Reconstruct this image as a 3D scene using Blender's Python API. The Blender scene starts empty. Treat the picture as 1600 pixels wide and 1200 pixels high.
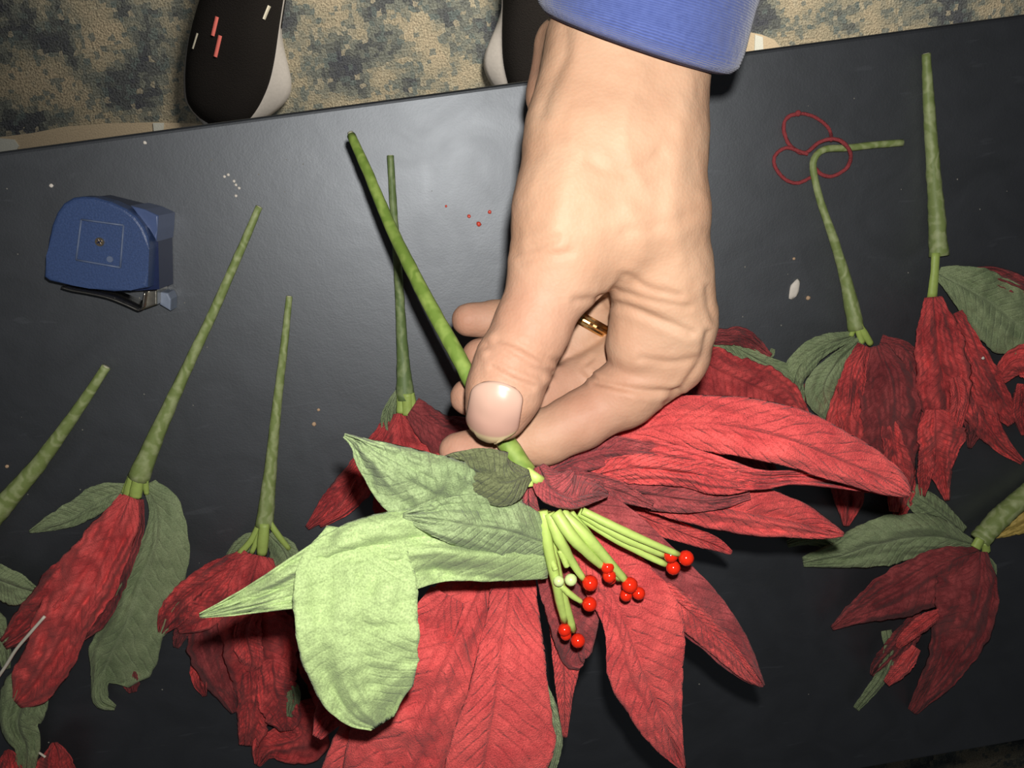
import bpy, bmesh, math, random
import numpy as np
from mathutils import Vector, Matrix, noise
from mathutils.bvhtree import BVHTree

random.seed(4)
scene = bpy.context.scene
COL = scene.collection

# ------------------------------------------------------------------ camera
TABLE_Z = 0.66            # height of the table top above the floor
CAM_H = 0.43              # phone height above the table top
F_PX = 1256.0             # focal length for a 1600 px wide frame
ROT = np.array([[0.98775393, 0.14942944, -0.04486674],
                [-0.13143434, 0.95190482, 0.27677107],
                [0.08406661, -0.26748468, 0.95988788]])
cam_data = bpy.data.cameras.new('camera')
cam_data.sensor_width = 36.0
cam_data.lens = 36.0 * F_PX / 1600.0
cam_data.clip_start = 0.01
cam = bpy.data.objects.new('camera', cam_data)
COL.objects.link(cam)
CAM_POS = np.array([0.0, 0.0, TABLE_Z + CAM_H])
m4 = Matrix([list(ROT[0]), list(ROT[1]), list(ROT[2])]).to_4x4()
m4.translation = Vector(CAM_POS)
cam.matrix_world = m4
scene.camera = cam

# ------------------------------------------------------------------ light and exposure
scene.view_settings.view_transform = 'Standard'
scene.view_settings.look = 'None'
scene.view_settings.gamma = 1.0
scene.view_settings.use_curve_mapping = False
scene.view_settings.exposure = 0.0
world = bpy.data.worlds.new('room_light')
scene.world = world
world.use_nodes = True
world.node_tree.nodes['Background'].inputs[0].default_value = (0.92, 0.95, 1.0, 1)
world.node_tree.nodes['Background'].inputs[1].default_value = 0.03
# the phone's flash, a finger's width beside the lens
fl = bpy.data.lights.new('phone_flash', 'SPOT')
fl.energy = 5.1
fl.shadow_soft_size = 0.0035
fl.spot_size = math.radians(150)
fl.spot_blend = 1.0
fl.color = (1.0, 0.975, 0.945)
flash = bpy.data.objects.new('phone_flash', fl)
COL.objects.link(flash)
flash.matrix_world = m4
flash.location = Vector(CAM_POS + ROT @ np.array([0.005, 0.017, 0.0]))
# added unseen fill light that brightens the carpet, beneath the height of the table top
rl = bpy.data.lights.new('carpet_fill_light', 'SPOT')
rl.energy = 44.0
rl.shadow_soft_size = 0.12
rl.spot_size = math.radians(128)
rl.spot_blend = 0.6
rl.color = (1.0, 0.90, 0.76)
carpet_fill = bpy.data.objects.new('carpet_fill_light', rl)
COL.objects.link(carpet_fill)
carpet_fill.location = (0.28, 0.50, 0.58)


# ------------------------------------------------------------------ helpers
def P(px, py, h=0.0):
    """World point h millimetres above the table top, measured from the photograph."""
    d = ROT @ np.array([px - 800.0, 600.0 - py, -F_PX])
    t = (h / 1000.0 - CAM_H) / d[2]
    return d * t + CAM_POS


def scale_at(px, py, h):
    return (CAM_H - h / 1000.0) / (-(ROT @ np.array([px - 800.0, 600.0 - py, -F_PX]))[2])


def tag(o, label=None, cat=None, group=None, kind=None):
    if label: o['label'] = label
    if cat: o['category'] = cat
    if group: o['group'] = group
    if kind: o['kind'] = kind
    return o


def thing(name, loc, label, cat, group=None):
    o = bpy.data.objects.new(name, None)
    o.empty_display_size = 0.01
    o.location = Vector(loc)
    COL.objects.link(o)
    return tag(o, label, cat, group)


def world_loc(o):
    v = Vector((0, 0, 0))
    while o:
        v = v + o.location
        o = o.parent
    return v


def make(name, verts, faces, mat, parent=None, smooth=True, uvs=None, solid=0.0, offset=0.0, cols=None, origin=None):
    me = bpy.data.meshes.new(name)
    verts = np.asarray(verts, dtype=float)
    base = np.array(world_loc(parent)) if parent else np.zeros(3)
    org = np.asarray(origin, dtype=float) if origin is not None else base
    me.from_pydata((verts - org).tolist(), [], faces)
    me.update()
    if uvs is not None:
        ul = me.uv_layers.new(name='UVMap')
        for l in me.loops:
            ul.data[l.index].uv = uvs[l.vertex_index]
    if cols is not None:
        at = me.attributes.new('tone', 'FLOAT', 'POINT')
        at.data.foreach_set('value', np.asarray(cols, dtype=np.float32))
    if mat: me.materials.append(mat)
    if smooth: me.polygons.foreach_set('use_smooth', [True] * len(me.polygons))
    o = bpy.data.objects.new(name, me)
    COL.objects.link(o)
    if parent: o.parent = parent
    o.location = Vector(org - base)
    if solid:
        md = o.modifiers.new('thickness', 'SOLIDIFY')
        md.thickness = solid
        md.offset = offset
    return o


def from_bm(name, bm, mat, parent=None, smooth=False, origin=None):
    bmesh.ops.recalc_face_normals(bm, faces=bm.faces[:])
    bm.verts.index_update()
    v = [tuple(x.co) for x in bm.verts]
    f = [[x.index for x in fc.verts] for fc in bm.faces]
    bm.free()
    return make(name, v, f, mat, parent, smooth, origin=origin)


def spline(pts, n):
    """Catmull-Rom through the rows of pts, n samples, even in chord length."""
    p = np.asarray(pts, dtype=float)
    if len(p) == 2:
        t = np.linspace(0, 1, n)[:, None]
        return p[0] * (1 - t) + p[1] * t
    e = np.vstack([2 * p[0] - p[1], p, 2 * p[-1] - p[-2]])
    seg = np.linalg.norm(np.diff(p[:, :2], axis=0), axis=1) + 1e-9
    cum = np.concatenate([[0], np.cumsum(seg)])
    out = []
    for s in np.linspace(0, cum[-1], n):
        i = min(int(np.searchsorted(cum, s, side='right')) - 1, len(p) - 2)
        t = (s - cum[i]) / seg[i]
        a, b, c, d = e[i], e[i + 1], e[i + 2], e[i + 3]
        out.append(0.5 * (2 * b + (c - a) * t + (2 * a - 5 * b + 4 * c - d) * t * t + (3 * b - a - 3 * c + d) * t ** 3))
    return np.array(out)


def nz(v, s, seed):
    return noise.noise(Vector((v[0] * s + seed * 7.31, v[1] * s - seed * 3.17, v[2] * s + seed)))


# ------------------------------------------------------------------ materials
def mat_new(name):
    m = bpy.data.materials.new(name)
    m.use_nodes = True
    return m, m.node_tree.nodes, m.node_tree.links, m.node_tree.nodes['Principled BSDF']


def plain(name, col, rough=0.5, metal=0.0, bump=0.0, bscale=400.0, var=0.12, spec=0.5):
    m, N, L, b = mat_new(name)
    tc = N.new('ShaderNodeTexCoord')
    nt = N.new('ShaderNodeTexNoise'); nt.inputs['Scale'].default_value = bscale; nt.inputs['Detail'].default_value = 3
    L.new(tc.outputs['Object'], nt.inputs['Vector'])
    mx = N.new('ShaderNodeMix'); mx.data_type = 'RGBA'
    mx.inputs['A'].default_value = (*[c * (1 - var) for c in col], 1)
    mx.inputs['B'].default_value = (*[min(1, c * (1 + var)) for c in col], 1)
    L.new(nt.outputs['Fac'], mx.inputs['Factor'])
    L.new(mx.outputs['Result'], b.inputs['Base Color'])
    b.inputs['Roughness'].default_value = rough
    b.inputs['Metallic'].default_value = metal
    b.inputs['Specular IOR Level'].default_value = spec
    if bump:
        bp = N.new('ShaderNodeBump'); bp.inputs['Strength'].default_value = bump; bp.inputs['Distance'].default_value = 0.0006
        L.new(nt.outputs['Fac'], bp.inputs['Height']); L.new(bp.outputs['Normal'], b.inputs['Normal'])
    return m


def cloth(name, front, dark, back, vein, rough=0.85, sheen=0.08, vstr=0.45, weave=1800.0, bump=0.7):
    """Printed cloth of the petals and leaves: front and back of different strength, a print of veins, a weave."""
    m, N, L, b = mat_new(name)
    tc = N.new('ShaderNodeTexCoord')
    uv = N.new('ShaderNodeSeparateXYZ'); L.new(tc.outputs['UV'], uv.inputs[0])
    def math_(op, a, bb=None, c=None):
        n = N.new('ShaderNodeMath'); n.operation = op
        for i, x in enumerate((a, bb, c)):
            if x is None: continue
            if isinstance(x, (int, float)): n.inputs[i].default_value = x
            else: L.new(x, n.inputs[i])
        return n.outputs[0]
    au = math_('ABSOLUTE', uv.outputs['X'])
    ph = math_('SUBTRACT', math_('MULTIPLY', uv.outputs['Y'], 60.0), math_('MULTIPLY', au, 9.0))
    wob = N.new('ShaderNodeTexNoise'); wob.inputs['Scale'].default_value = 60.0
    L.new(tc.outputs['Object'], wob.inputs['Vector'])
    ph2 = math_('ADD', ph, math_('MULTIPLY', wob.outputs['Fac'], 4.0))
    ridge = math_('POWER', math_('ABSOLUTE', math_('COSINE', ph2)), 14.0)
    mid = math_('POWER', math_('SUBTRACT', 1.0, math_('MINIMUM', math_('MULTIPLY', au, 9.0), 1.0)), 1.2)
    veins = math_('MAXIMUM', math_('MULTIPLY', ridge, 0.5), mid)
    n1 = N.new('ShaderNodeTexNoise'); n1.inputs['Scale'].default_value = 55.0; n1.inputs['Detail'].default_value = 5.0; n1.inputs['Roughness'].default_value = 0.65
    L.new(tc.outputs['Object'], n1.inputs['Vector'])
    rp = N.new('ShaderNodeValToRGB')
    rp.color_ramp.elements[0].position = 0.30; rp.color_ramp.elements[0].color = (*dark, 1)
    rp.color_ramp.elements[1].position = 0.62; rp.color_ramp.elements[1].color = (*front, 1)
    L.new(n1.outputs['Fac'], rp.inputs[0])
    mv = N.new('ShaderNodeMix'); mv.data_type = 'RGBA'
    L.new(math_('MULTIPLY', veins, vstr), mv.inputs['Factor'])
    L.new(rp.outputs[0], mv.inputs['A']); mv.inputs['B'].default_value = (*vein, 1)
    geo = N.new('ShaderNodeNewGeometry')
    mb = N.new('ShaderNodeMix'); mb.data_type = 'RGBA'
    L.new(geo.outputs['Backfacing'], mb.inputs['Factor'])
    L.new(mv.outputs['Result'], mb.inputs['A']); mb.inputs['B'].default_value = (*back, 1)
    # fine speckle of the weave
    wv = N.new('ShaderNodeTexNoise'); wv.inputs['Scale'].default_value = weave; wv.inputs['Detail'].default_value = 1.0
    L.new(tc.outputs['Object'], wv.inputs['Vector'])
    sp = N.new('ShaderNodeMix'); sp.data_type = 'RGBA'; sp.blend_type = 'MULTIPLY'; sp.inputs['Factor'].default_value = 1.0
    L.new(mb.outputs['Result'], sp.inputs['A'])
    cr = N.new('ShaderNodeValToRGB')
    cr.color_ramp.elements[0].position = 0.3; cr.color_ramp.elements[0].color = (0.72, 0.72, 0.72, 1)
    cr.color_ramp.elements[1].position = 0.7; cr.color_ramp.elements[1].color = (1.1, 1.1, 1.1, 1)
    L.new(wv.outputs['Fac'], cr.inputs[0]); L.new(cr.outputs[0], sp.inputs['B'])
    L.new(sp.outputs['Result'], b.inputs['Base Color'])
    b.inputs['Roughness'].default_value = rough
    b.inputs['Specular IOR Level'].default_value = 0.25
    b.inputs['Sheen Weight'].default_value = sheen
    b.inputs['Sheen Roughness'].default_value = 0.5
    hsum = math_('ADD', math_('MULTIPLY', veins, -0.6), math_('ADD', math_('MULTIPLY', wv.outputs['Fac'], 0.35), n1.outputs['Fac']))
    bp = N.new('ShaderNodeBump'); bp.inputs['Strength'].default_value = bump; bp.inputs['Distance'].default_value = 0.0012
    L.new(hsum, bp.inputs['Height']); L.new(bp.outputs['Normal'], b.inputs['Normal'])
    return m


RED = cloth('petal_red_cloth', (0.92, 0.135, 0.125), (0.58, 0.060, 0.062), (0.50, 0.10, 0.10), (0.46, 0.048, 0.050), vstr=0.3)  # colour brightened for table petals, making up for the weaker flash there
RED_HELD = cloth('held_petal_red_cloth', (0.80, 0.112, 0.102), (0.50, 0.052, 0.054), (0.44, 0.08, 0.08), (0.42, 0.040, 0.042), vstr=0.25, bump=0.9)  # colour darkened against the near flash; dark mottling paints shade in folds
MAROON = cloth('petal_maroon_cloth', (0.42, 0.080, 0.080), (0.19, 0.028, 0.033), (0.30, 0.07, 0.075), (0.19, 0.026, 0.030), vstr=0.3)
DEEP = cloth('petal_deep_red_cloth', (0.86, 0.115, 0.108), (0.30, 0.030, 0.036), (0.36, 0.06, 0.065), (0.25, 0.024, 0.028), vstr=0.3)  # strong dark mottling stands in for shade inside the petal folds
LEAF = cloth('leaf_green_cloth', (0.33, 0.40, 0.21), (0.20, 0.265, 0.13), (0.28, 0.33, 0.19), (0.40, 0.47, 0.27), vstr=0.35)
LEAF_PALE = cloth('leaf_pale_green_cloth', (0.36, 0.47, 0.20), (0.31, 0.41, 0.17), (0.25, 0.29, 0.13), (0.28, 0.36, 0.15), vstr=0.22, bump=0.35)
LEAF_HALF_SHADE = cloth('leaf_half_shade_green_cloth', (0.27, 0.345, 0.165), (0.20, 0.27, 0.12), (0.25, 0.29, 0.13), (0.21, 0.27, 0.12), vstr=0.25, bump=0.5)  # pale leaf darkened in colour, standing in for shade on tilted leaves
LEAF_SHADE = cloth('leaf_shade_olive_cloth', (0.14, 0.155, 0.07), (0.10, 0.115, 0.05), (0.14, 0.15, 0.07), (0.09, 0.10, 0.045))  # olive tone paints the shade on the leaf tilted from the flash


def stem_mat(name, c1, c2):
    m, N, L, b = mat_new(name)
    tc = N.new('ShaderNodeTexCoord')
    wv = N.new('ShaderNodeTexWave'); wv.inputs['Scale'].default_value = 45.0; wv.inputs['Distortion'].default_value = 14.0
    wv.inputs['Detail'].default_value = 3.0; wv.inputs['Detail Scale'].default_value = 1.5
    L.new(tc.outputs['Object'], wv.inputs['Vector'])
    nt = N.new('ShaderNodeTexNoise'); nt.inputs['Scale'].default_value = 260.0; nt.inputs['Detail'].default_value = 4
    L.new(tc.outputs['Object'], nt.inputs['Vector'])
    ad = N.new('ShaderNodeMath'); ad.operation = 'MULTIPLY'
    L.new(wv.outputs['Fac'], ad.inputs[0]); L.new(nt.outputs['Fac'], ad.inputs[1])
    rp = N.new('ShaderNodeValToRGB')
    rp.color_ramp.elements[0].position = 0.1; rp.color_ramp.elements[0].color = (*c1, 1)
    rp.color_ramp.elements[1].position = 0.6; rp.color_ramp.elements[1].color = (*c2, 1)
    L.new(ad.outputs[0], rp.inputs[0]); L.new(rp.outputs[0], b.inputs['Base Color'])
    b.inputs['Roughness'].default_value = 0.55
    bp = N.new('ShaderNodeBump'); bp.inputs['Strength'].default_value = 0.25; bp.inputs['Distance'].default_value = 0.0005
    L.new(nt.outputs['Fac'], bp.inputs['Height']); L.new(bp.outputs['Normal'], b.inputs['Normal'])
    return m


STEM = stem_mat('green_floral_tape', (0.25, 0.32, 0.10), (0.42, 0.48, 0.22))
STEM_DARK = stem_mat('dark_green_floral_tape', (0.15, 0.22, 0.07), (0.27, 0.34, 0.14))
STEM_BRIGHT = stem_mat('bright_green_floral_tape', (0.16, 0.25, 0.04), (0.27, 0.37, 0.08))
LIME = plain('lime_green_plastic', (0.42, 0.55, 0.13), 0.5, bump=0.2)
CUT = plain('cut_stem_core', (0.60, 0.58, 0.40), 0.7)
BERRY = plain('glossy_red_bead', (0.62, 0.020, 0.006), 0.12, var=0.05)
BUD = plain('pale_green_bead', (0.55, 0.66, 0.28), 0.3)
WHITE_WIRE = plain('cream_wire', (0.95, 0.86, 0.70), 0.5)
THREAD = plain('red_chenille_thread', (0.36, 0.055, 0.06), 0.9, bump=0.8, bscale=900, var=0.35)

# ------------------------------------------------------------------ the setting: floor with a rug pattern
m, N, L, b = mat_new('carpet_pattern')
tc = N.new('ShaderNodeTexCoord')
sn = N.new('ShaderNodeVectorMath'); sn.operation = 'SNAP'; sn.inputs[1].default_value = (0.0058, 0.0058, 1.0)
jn = N.new('ShaderNodeTexNoise'); jn.inputs['Scale'].default_value = 110.0; jn.inputs['Detail'].default_value = 2.0
L.new(tc.outputs['Object'], jn.inputs['Vector'])
js = N.new('ShaderNodeVectorMath'); js.operation = 'SCALE'; js.inputs['Scale'].default_value = 0.011
L.new(jn.outputs['Color'], js.inputs[0])
ja = N.new('ShaderNodeVectorMath'); ja.operation = 'ADD'
L.new(tc.outputs['Object'], ja.inputs[0]); L.new(js.outputs[0], ja.inputs[1])
L.new(ja.outputs[0], sn.inputs[0])
big = N.new('ShaderNodeTexNoise'); big.inputs['Scale'].default_value = 11.0; big.inputs['Detail'].default_value = 4.0; big.inputs['Roughness'].default_value = 0.62
L.new(sn.outputs[0], big.inputs['Vector'])
bl = N.new('ShaderNodeValToRGB'); bl.color_ramp.interpolation = 'LINEAR'
e = bl.color_ramp.elements
e[0].position = 0.34; e[0].color = (0.060, 0.066, 0.085, 1)
e[1].position = 0.60; e[1].color = (0.38, 0.33, 0.24, 1)
x = e.new(0.43); x.color = (0.092, 0.102, 0.105, 1)
x = e.new(0.47); x.color = (0.17, 0.185, 0.165, 1)
x = e.new(0.52); x.color = (0.30, 0.275, 0.205, 1)
L.new(big.outputs['Fac'], bl.inputs[0])
wn = N.new('ShaderNodeTexWhiteNoise'); wn.noise_dimensions = '2D'
L.new(sn.outputs[0], wn.inputs['Vector'])
th = N.new('ShaderNodeMath'); th.operation = 'GREATER_THAN'; th.inputs[1].default_value = 0.86
L.new(wn.outputs['Value'], th.inputs[0])
th2 = N.new('ShaderNodeMath'); th2.operation = 'LESS_THAN'; th2.inputs[1].default_value = 0.06
L.new(wn.outputs['Value'], th2.inputs[0])
d1 = N.new('ShaderNodeMix'); d1.data_type = 'RGBA'; d1.inputs['B'].default_value = (0.12, 0.15, 0.15, 1)
dm = N.new('ShaderNodeMath'); dm.operation = 'MULTIPLY'; dm.inputs[1].default_value = 0.75
L.new(th.outputs[0], dm.inputs[0]); L.new(dm.outputs[0], d1.inputs['Factor']); L.new(bl.outputs[0], d1.inputs['A'])
d2 = N.new('ShaderNodeMix'); d2.data_type = 'RGBA'; d2.inputs['B'].default_value = (0.36, 0.33, 0.25, 1)
dm2 = N.new('ShaderNodeMath'); dm2.operation = 'MULTIPLY'; dm2.inputs[1].default_value = 0.7
L.new(th2.outputs[0], dm2.inputs[0]); L.new(dm2.outputs[0], d2.inputs['Factor']); L.new(d1.outputs['Result'], d2.inputs['A'])
fb = N.new('ShaderNodeTexNoise'); fb.inputs['Scale'].default_value = 420.0; fb.inputs['Detail'].default_value = 2.0
L.new(tc.outputs['Object'], fb.inputs['Vector'])
fr = N.new('ShaderNodeValToRGB')
fr.color_ramp.elements[0].position = 0.3; fr.color_ramp.elements[0].color = (0.6, 0.6, 0.6, 1)
fr.color_ramp.elements[1].position = 0.7; fr.color_ramp.elements[1].color = (1.15, 1.15, 1.15, 1)
L.new(fb.outputs['Fac'], fr.inputs[0])
fm = N.new('ShaderNodeMix'); fm.data_type = 'RGBA'; fm.blend_type = 'MULTIPLY'; fm.inputs['Factor'].default_value = 1.0
L.new(d2.outputs['Result'], fm.inputs['A']); L.new(fr.outputs[0], fm.inputs['B'])
L.new(fm.outputs['Result'], b.inputs['Base Color'])
b.inputs['Roughness'].default_value = 0.95
b.inputs['Specular IOR Level'].default_value = 0.1
bp = N.new('ShaderNodeBump'); bp.inputs['Strength'].default_value = 0.8; bp.inputs['Distance'].default_value = 0.003
L.new(fb.outputs['Fac'], bp.inputs['Height']); L.new(bp.outputs['Normal'], b.inputs['Normal'])
CARPET = m

bm = bmesh.new()
bmesh.ops.create_grid(bm, x_segments=8, y_segments=8, size=2.2)
for v in bm.verts: v.co.z = 0.0
floor = from_bm('floor', bm, CARPET)
tag(floor, 'patterned olive and navy carpet beneath the table', None, None, 'structure')

# beige border line of the carpet along the table, with pale woven blocks
BORDER = plain('carpet_border_beige', (0.42, 0.35, 0.25), 0.95, bump=0.8, bscale=500, var=0.25, spec=0.1)
BLOCK = plain('carpet_block_pale', (0.50, 0.52, 0.48), 0.9, bump=0.5, bscale=500, spec=0.1)


def floor_patch(name, pix, mat, parent, top=0.004):
    pts = [P(x, y, -TABLE_Z * 1000 + top * 1000) for x, y in pix]
    n = len(pts)
    v = [p for p in pts] + [np.array([p[0], p[1], 0.0005]) for p in pts]
    f = [list(range(n))[::-1]] + [[i, (i + 1) % n, (i + 1) % n + n, i + n] for i in range(n)]
    o = make(name, v, f, mat, parent, False)
    return o


for poly in ([(-60, 225), (0, 214), (50, 208), (100, 198), (165, 193), (240, 191), (300, 193), (350, 196), (350, 260), (-60, 300)],
             [(425, 186), (480, 179), (560, 168), (600, 163), (600, 200), (425, 220)],
             [(1120, 52), (1160, 48), (1190, 54), (1210, 62), (1222, 78), (1222, 110), (1120, 120)]):
    floor_patch('border', poly, BORDER, floor)
for poly in ([(-30, 222), (0, 216), (22, 218), (29, 228), (20, 245), (-30, 260)],
             [(239, 192), (256, 192), (254, 215), (241, 215)],
             [(1180, 54), (1192, 58), (1193, 85), (1179, 85)]):
    floor_patch('border_block', poly, BLOCK, floor, 0.006)

# ------------------------------------------------------------------ table
m, N, L, b = mat_new('black_table_laminate')
tc = N.new('ShaderNodeTexCoord')
n1 = N.new('ShaderNodeTexNoise'); n1.inputs['Scale'].default_value = 900.0; n1.inputs['Detail'].default_value = 2.0
n2 = N.new('ShaderNodeTexNoise'); n2.inputs['Scale'].default_value = 26.0; n2.inputs['Detail'].default_value = 6.0; n2.inputs['Distortion'].default_value = 1.5
mp = N.new('ShaderNodeMapping'); mp.inputs['Rotation'].default_value = (0, 0, 0.6); mp.inputs['Scale'].default_value = (2.2, 14.0, 1.0)
n3 = N.new('ShaderNodeTexNoise'); n3.inputs['Scale'].default_value = 14.0; n3.inputs['Detail'].default_value = 4.0; n3.inputs['Distortion'].default_value = 0.6
L.new(tc.outputs['Object'], n1.inputs['Vector']); L.new(tc.outputs['Object'], n2.inputs['Vector'])
L.new(tc.outputs['Object'], mp.inputs['Vector']); L.new(mp.outputs[0], n3.inputs['Vector'])
rp = N.new('ShaderNodeValToRGB')
rp.color_ramp.elements[0].position = 0.35; rp.color_ramp.elements[0].color = (0.003, 0.0036, 0.0055, 1)
rp.color_ramp.elements[1].position = 0.72; rp.color_ramp.elements[1].color = (0.008, 0.009, 0.0125, 1)
L.new(n2.outputs['Fac'], rp.inputs[0])
sc = N.new('ShaderNodeValToRGB')          # faint scratches
sc.color_ramp.elements[0].position = 0.66; sc.color_ramp.elements[0].color = (0, 0, 0, 1)
sc.color_ramp.elements[1].position = 0.72; sc.color_ramp.elements[1].color = (0.016, 0.017, 0.019, 1)
L.new(n3.outputs['Fac'], sc.inputs[0])
ad = N.new('ShaderNodeMix'); ad.data_type = 'RGBA'; ad.blend_type = 'ADD'; ad.inputs['Factor'].default_value = 1.0
L.new(rp.outputs[0], ad.inputs['A']); L.new(sc.outputs[0], ad.inputs['B'])
L.new(ad.outputs['Result'], b.inputs['Base Color'])
rr = N.new('ShaderNodeMapRange'); rr.inputs['To Min'].default_value = 0.48; rr.inputs['To Max'].default_value = 0.58
L.new(n2.outputs['Fac'], rr.inputs['Value']); L.new(rr.outputs[0], b.inputs['Roughness'])
b.inputs['Specular IOR Level'].default_value = 1.0
b.inputs['IOR'].default_value = 1.95
b.inputs['Specular Tint'].default_value = (0.90, 0.95, 1.0, 1)
bp = N.new('ShaderNodeBump'); bp.inputs['Strength'].default_value = 0.12; bp.inputs['Distance'].default_value = 0.0003
mo = N.new('ShaderNodeTexNoise'); mo.inputs['Scale'].default_value = 95.0; mo.inputs['Detail'].default_value = 6.0; mo.inputs['Roughness'].default_value = 0.7
L.new(tc.outputs['Object'], mo.inputs['Vector'])
mh = N.new('ShaderNodeMath'); mh.operation = 'MULTIPLY_ADD'; mh.inputs[1].default_value = 3.0
L.new(mo.outputs['Fac'], mh.inputs[0]); L.new(n1.outputs['Fac'], mh.inputs[2])
L.new(mh.outputs[0], bp.inputs['Height']); L.new(bp.outputs['Normal'], b.inputs['Normal'])
TABLE = m
BLACK_METAL = plain('black_table_leg_paint', (0.012, 0.012, 0.013), 0.45)

Y0, Y1 = -0.4275, 0.0325
table = thing('table', (0.0, (Y0 + Y1) / 2, 0.0), 'long narrow black table with a smooth leathery top, covered in cloth flowers', 'table')


def slab(name, x0, x1, y0, y1, z0, z1, bev, mat, parent, seg=3):
    bm = bmesh.new()
    bmesh.ops.create_cube(bm, size=1.0)
    for v in bm.verts:
        v.co = Vector((x0 if v.co.x < 0 else x1, y0 if v.co.y < 0 else y1, z0 if v.co.z < 0 else z1))
    bmesh.ops.bevel(bm, geom=bm.edges[:], offset=bev, segments=seg, profile=0.5, affect='EDGES')
    return from_bm(name, bm, mat, parent)


slab('tabletop', -0.75, 0.80, Y0, Y1, TABLE_Z - 0.028, TABLE_Z, 0.0022, TABLE, table)
for lx in (-0.68, 0.73):
    for ly in (Y0 + 0.05, Y1 - 0.05):
        slab('leg', lx - 0.018, lx + 0.018, ly - 0.018, ly + 0.018, 0.0, TABLE_Z - 0.028, 0.004, BLACK_METAL, table)


# ------------------------------------------------------------------ shapes for flowers
def blade(name, pts, parent, mat, fold=0.25, pleat=0.35, crumple=1.2, seed=1, nu=56, nv=16, curl=1.6, edge=0.11, label=None, floor_h=1.2, thick=0.00035):
    """A cloth petal or leaf. Rows of pts: x, y, height in mm, half width to either side, all along the midrib.
    fold: how far the sides drop (share of the half width); pleat: height of the pressed veins, mm; crumple: wrinkles, mm."""
    S = spline(pts, nu + 1)
    S[:, 3:5] = np.maximum(S[:, 3:5], 0.6)
    d = np.gradient(S[:, :2], axis=0)
    d /= np.linalg.norm(d, axis=1)[:, None] + 1e-9
    nrm = np.stack([d[:, 1], -d[:, 0]], axis=1)
    L_mm = sum(np.linalg.norm(P(*S[i + 1, :3]) - P(*S[i, :3])) for i in range(nu)) * 1000
    verts, uvs, faces = [], [], []
    for i in range(nu + 1):
        v = i / nu
        x, y, h, wa, wb = S[i]
        sc_ = scale_at(x, y, h) * 1000
        for j in range(-nv, nv + 1):
            t = j / nv
            w = wa if t > 0 else wb
            w *= 1 + edge * (noise.noise(Vector((v * 9 + seed, 3.3 * (1 if t > 0 else -1), seed))) + 0.6 * noise.noise(Vector((v * 26, 5.1 * (1 if t > 0 else -1), seed))))
            a = abs(t)
            drop = fold * w * sc_ * a ** curl
            ph = v * L_mm / 5.2 - a * w * sc_ / 9.0
            tri = abs((ph % 1.0) - 0.5) * 2
            z = h - drop + pleat * (tri - 0.5) * min(1, a * 4) * min(1, v * 6) * 1.6 - pleat * 1.3 * math.exp(-(a * 9) ** 2)
            q = Vector((x * 0.02 + seed * 5.7, y * 0.02 - seed * 2.3, t * 1.1))
            r = noise.noise(q) * 1.2 + (0.5 - abs(noise.noise(q * 2.1))) * 0.9 + noise.noise(q * 4.3) * 0.35
            fq = Vector((t * 2.3 * (0.6 + 0.4 * min(1, v * 3)) + seed * 3.1, v * 1.7 - seed * 1.7, seed * 0.77))
            r += 0.45 * (0.3 - abs(noise.noise(q * 3.1 + Vector((3, 1, 7)))))
            r += 1.5 * noise.noise(fq) + 0.9 * (0.4 - abs(noise.noise(fq * 2.0)))
            z += crumple * r * min(1, v * 5)
            z = max(z, floor_h + 0.3 * (a + v))
            p = P(x + nrm[i, 0] * w * a * (1 if t > 0 else -1), y + nrm[i, 1] * w * a * (1 if t > 0 else -1), z)
            verts.append(p); uvs.append((t, v))
    k = 2 * nv + 1
    for i in range(nu):
        for j in range(k - 1):
            faces.append([i * k + j, i * k + j + 1, (i + 1) * k + j + 1, (i + 1) * k + j])
    # keep the printed face upward
    n = np.cross(verts[faces[len(faces) // 2][1]] - verts[faces[len(faces) // 2][0]], verts[faces[len(faces) // 2][3]] - verts[faces[len(faces) // 2][0]])
    if n[2] < 0: faces = [f[::-1] for f in faces]
    o = make(name, verts, faces, mat, parent, True, uvs, solid=thick)
    if label: o['label'] = label
    return o


def tube_pts(pts, rad, seg=10, cap=True, lump=0.0, seed=0, flat=1.0):
    pts = np.asarray(pts); n = len(pts)
    tan = np.gradient(pts, axis=0)
    tan /= np.linalg.norm(tan, axis=1)[:, None] + 1e-12
    up = np.array([0, 0, 1.0])
    if abs(tan[0][2]) > 0.9: up = np.array([1.0, 0, 0])
    a = np.cross(tan[0], up); a /= np.linalg.norm(a)
    V, F = [], []
    for i in range(n):
        a = a - tan[i] * np.dot(a, tan[i]); a /= np.linalg.norm(a)
        bb = np.cross(tan[i], a)
        for j in range(seg):
            th = 2 * math.pi * j / seg
            r = rad[i]
            if lump: r *= 1 + lump * noise.noise(Vector((i * 0.45 + seed * 3, math.cos(th), math.sin(th) + seed)))
            V.append(pts[i] + a * math.cos(th) * r + bb * math.sin(th) * r * flat)
    for i in range(n - 1):
        for j in range(seg):
            F.append([i * seg + j, i * seg + (j + 1) % seg, (i + 1) * seg + (j + 1) % seg, (i + 1) * seg + j])
    if cap:
        F.append(list(range(seg))[::-1]); F.append([(n - 1) * seg + j for j in range(seg)])
    return V, F


def tube(name, rows, parent, mat, n=40, seg=10, lump=0.0, seed=0, flat=1.0, label=None):
    """rows: x, y, height in mm, half width"""
    S = spline(rows, n)
    pts = [P(*r[:3]) for r in S]
    rad = [max(r[3], 0.3) * scale_at(*r[:3]) for r in S]
    V, F = tube_pts(pts, rad, seg, True, lump, seed, flat)
    o = make(name, V, F, mat, parent, True)
    if label: o['label'] = label
    return o


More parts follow.
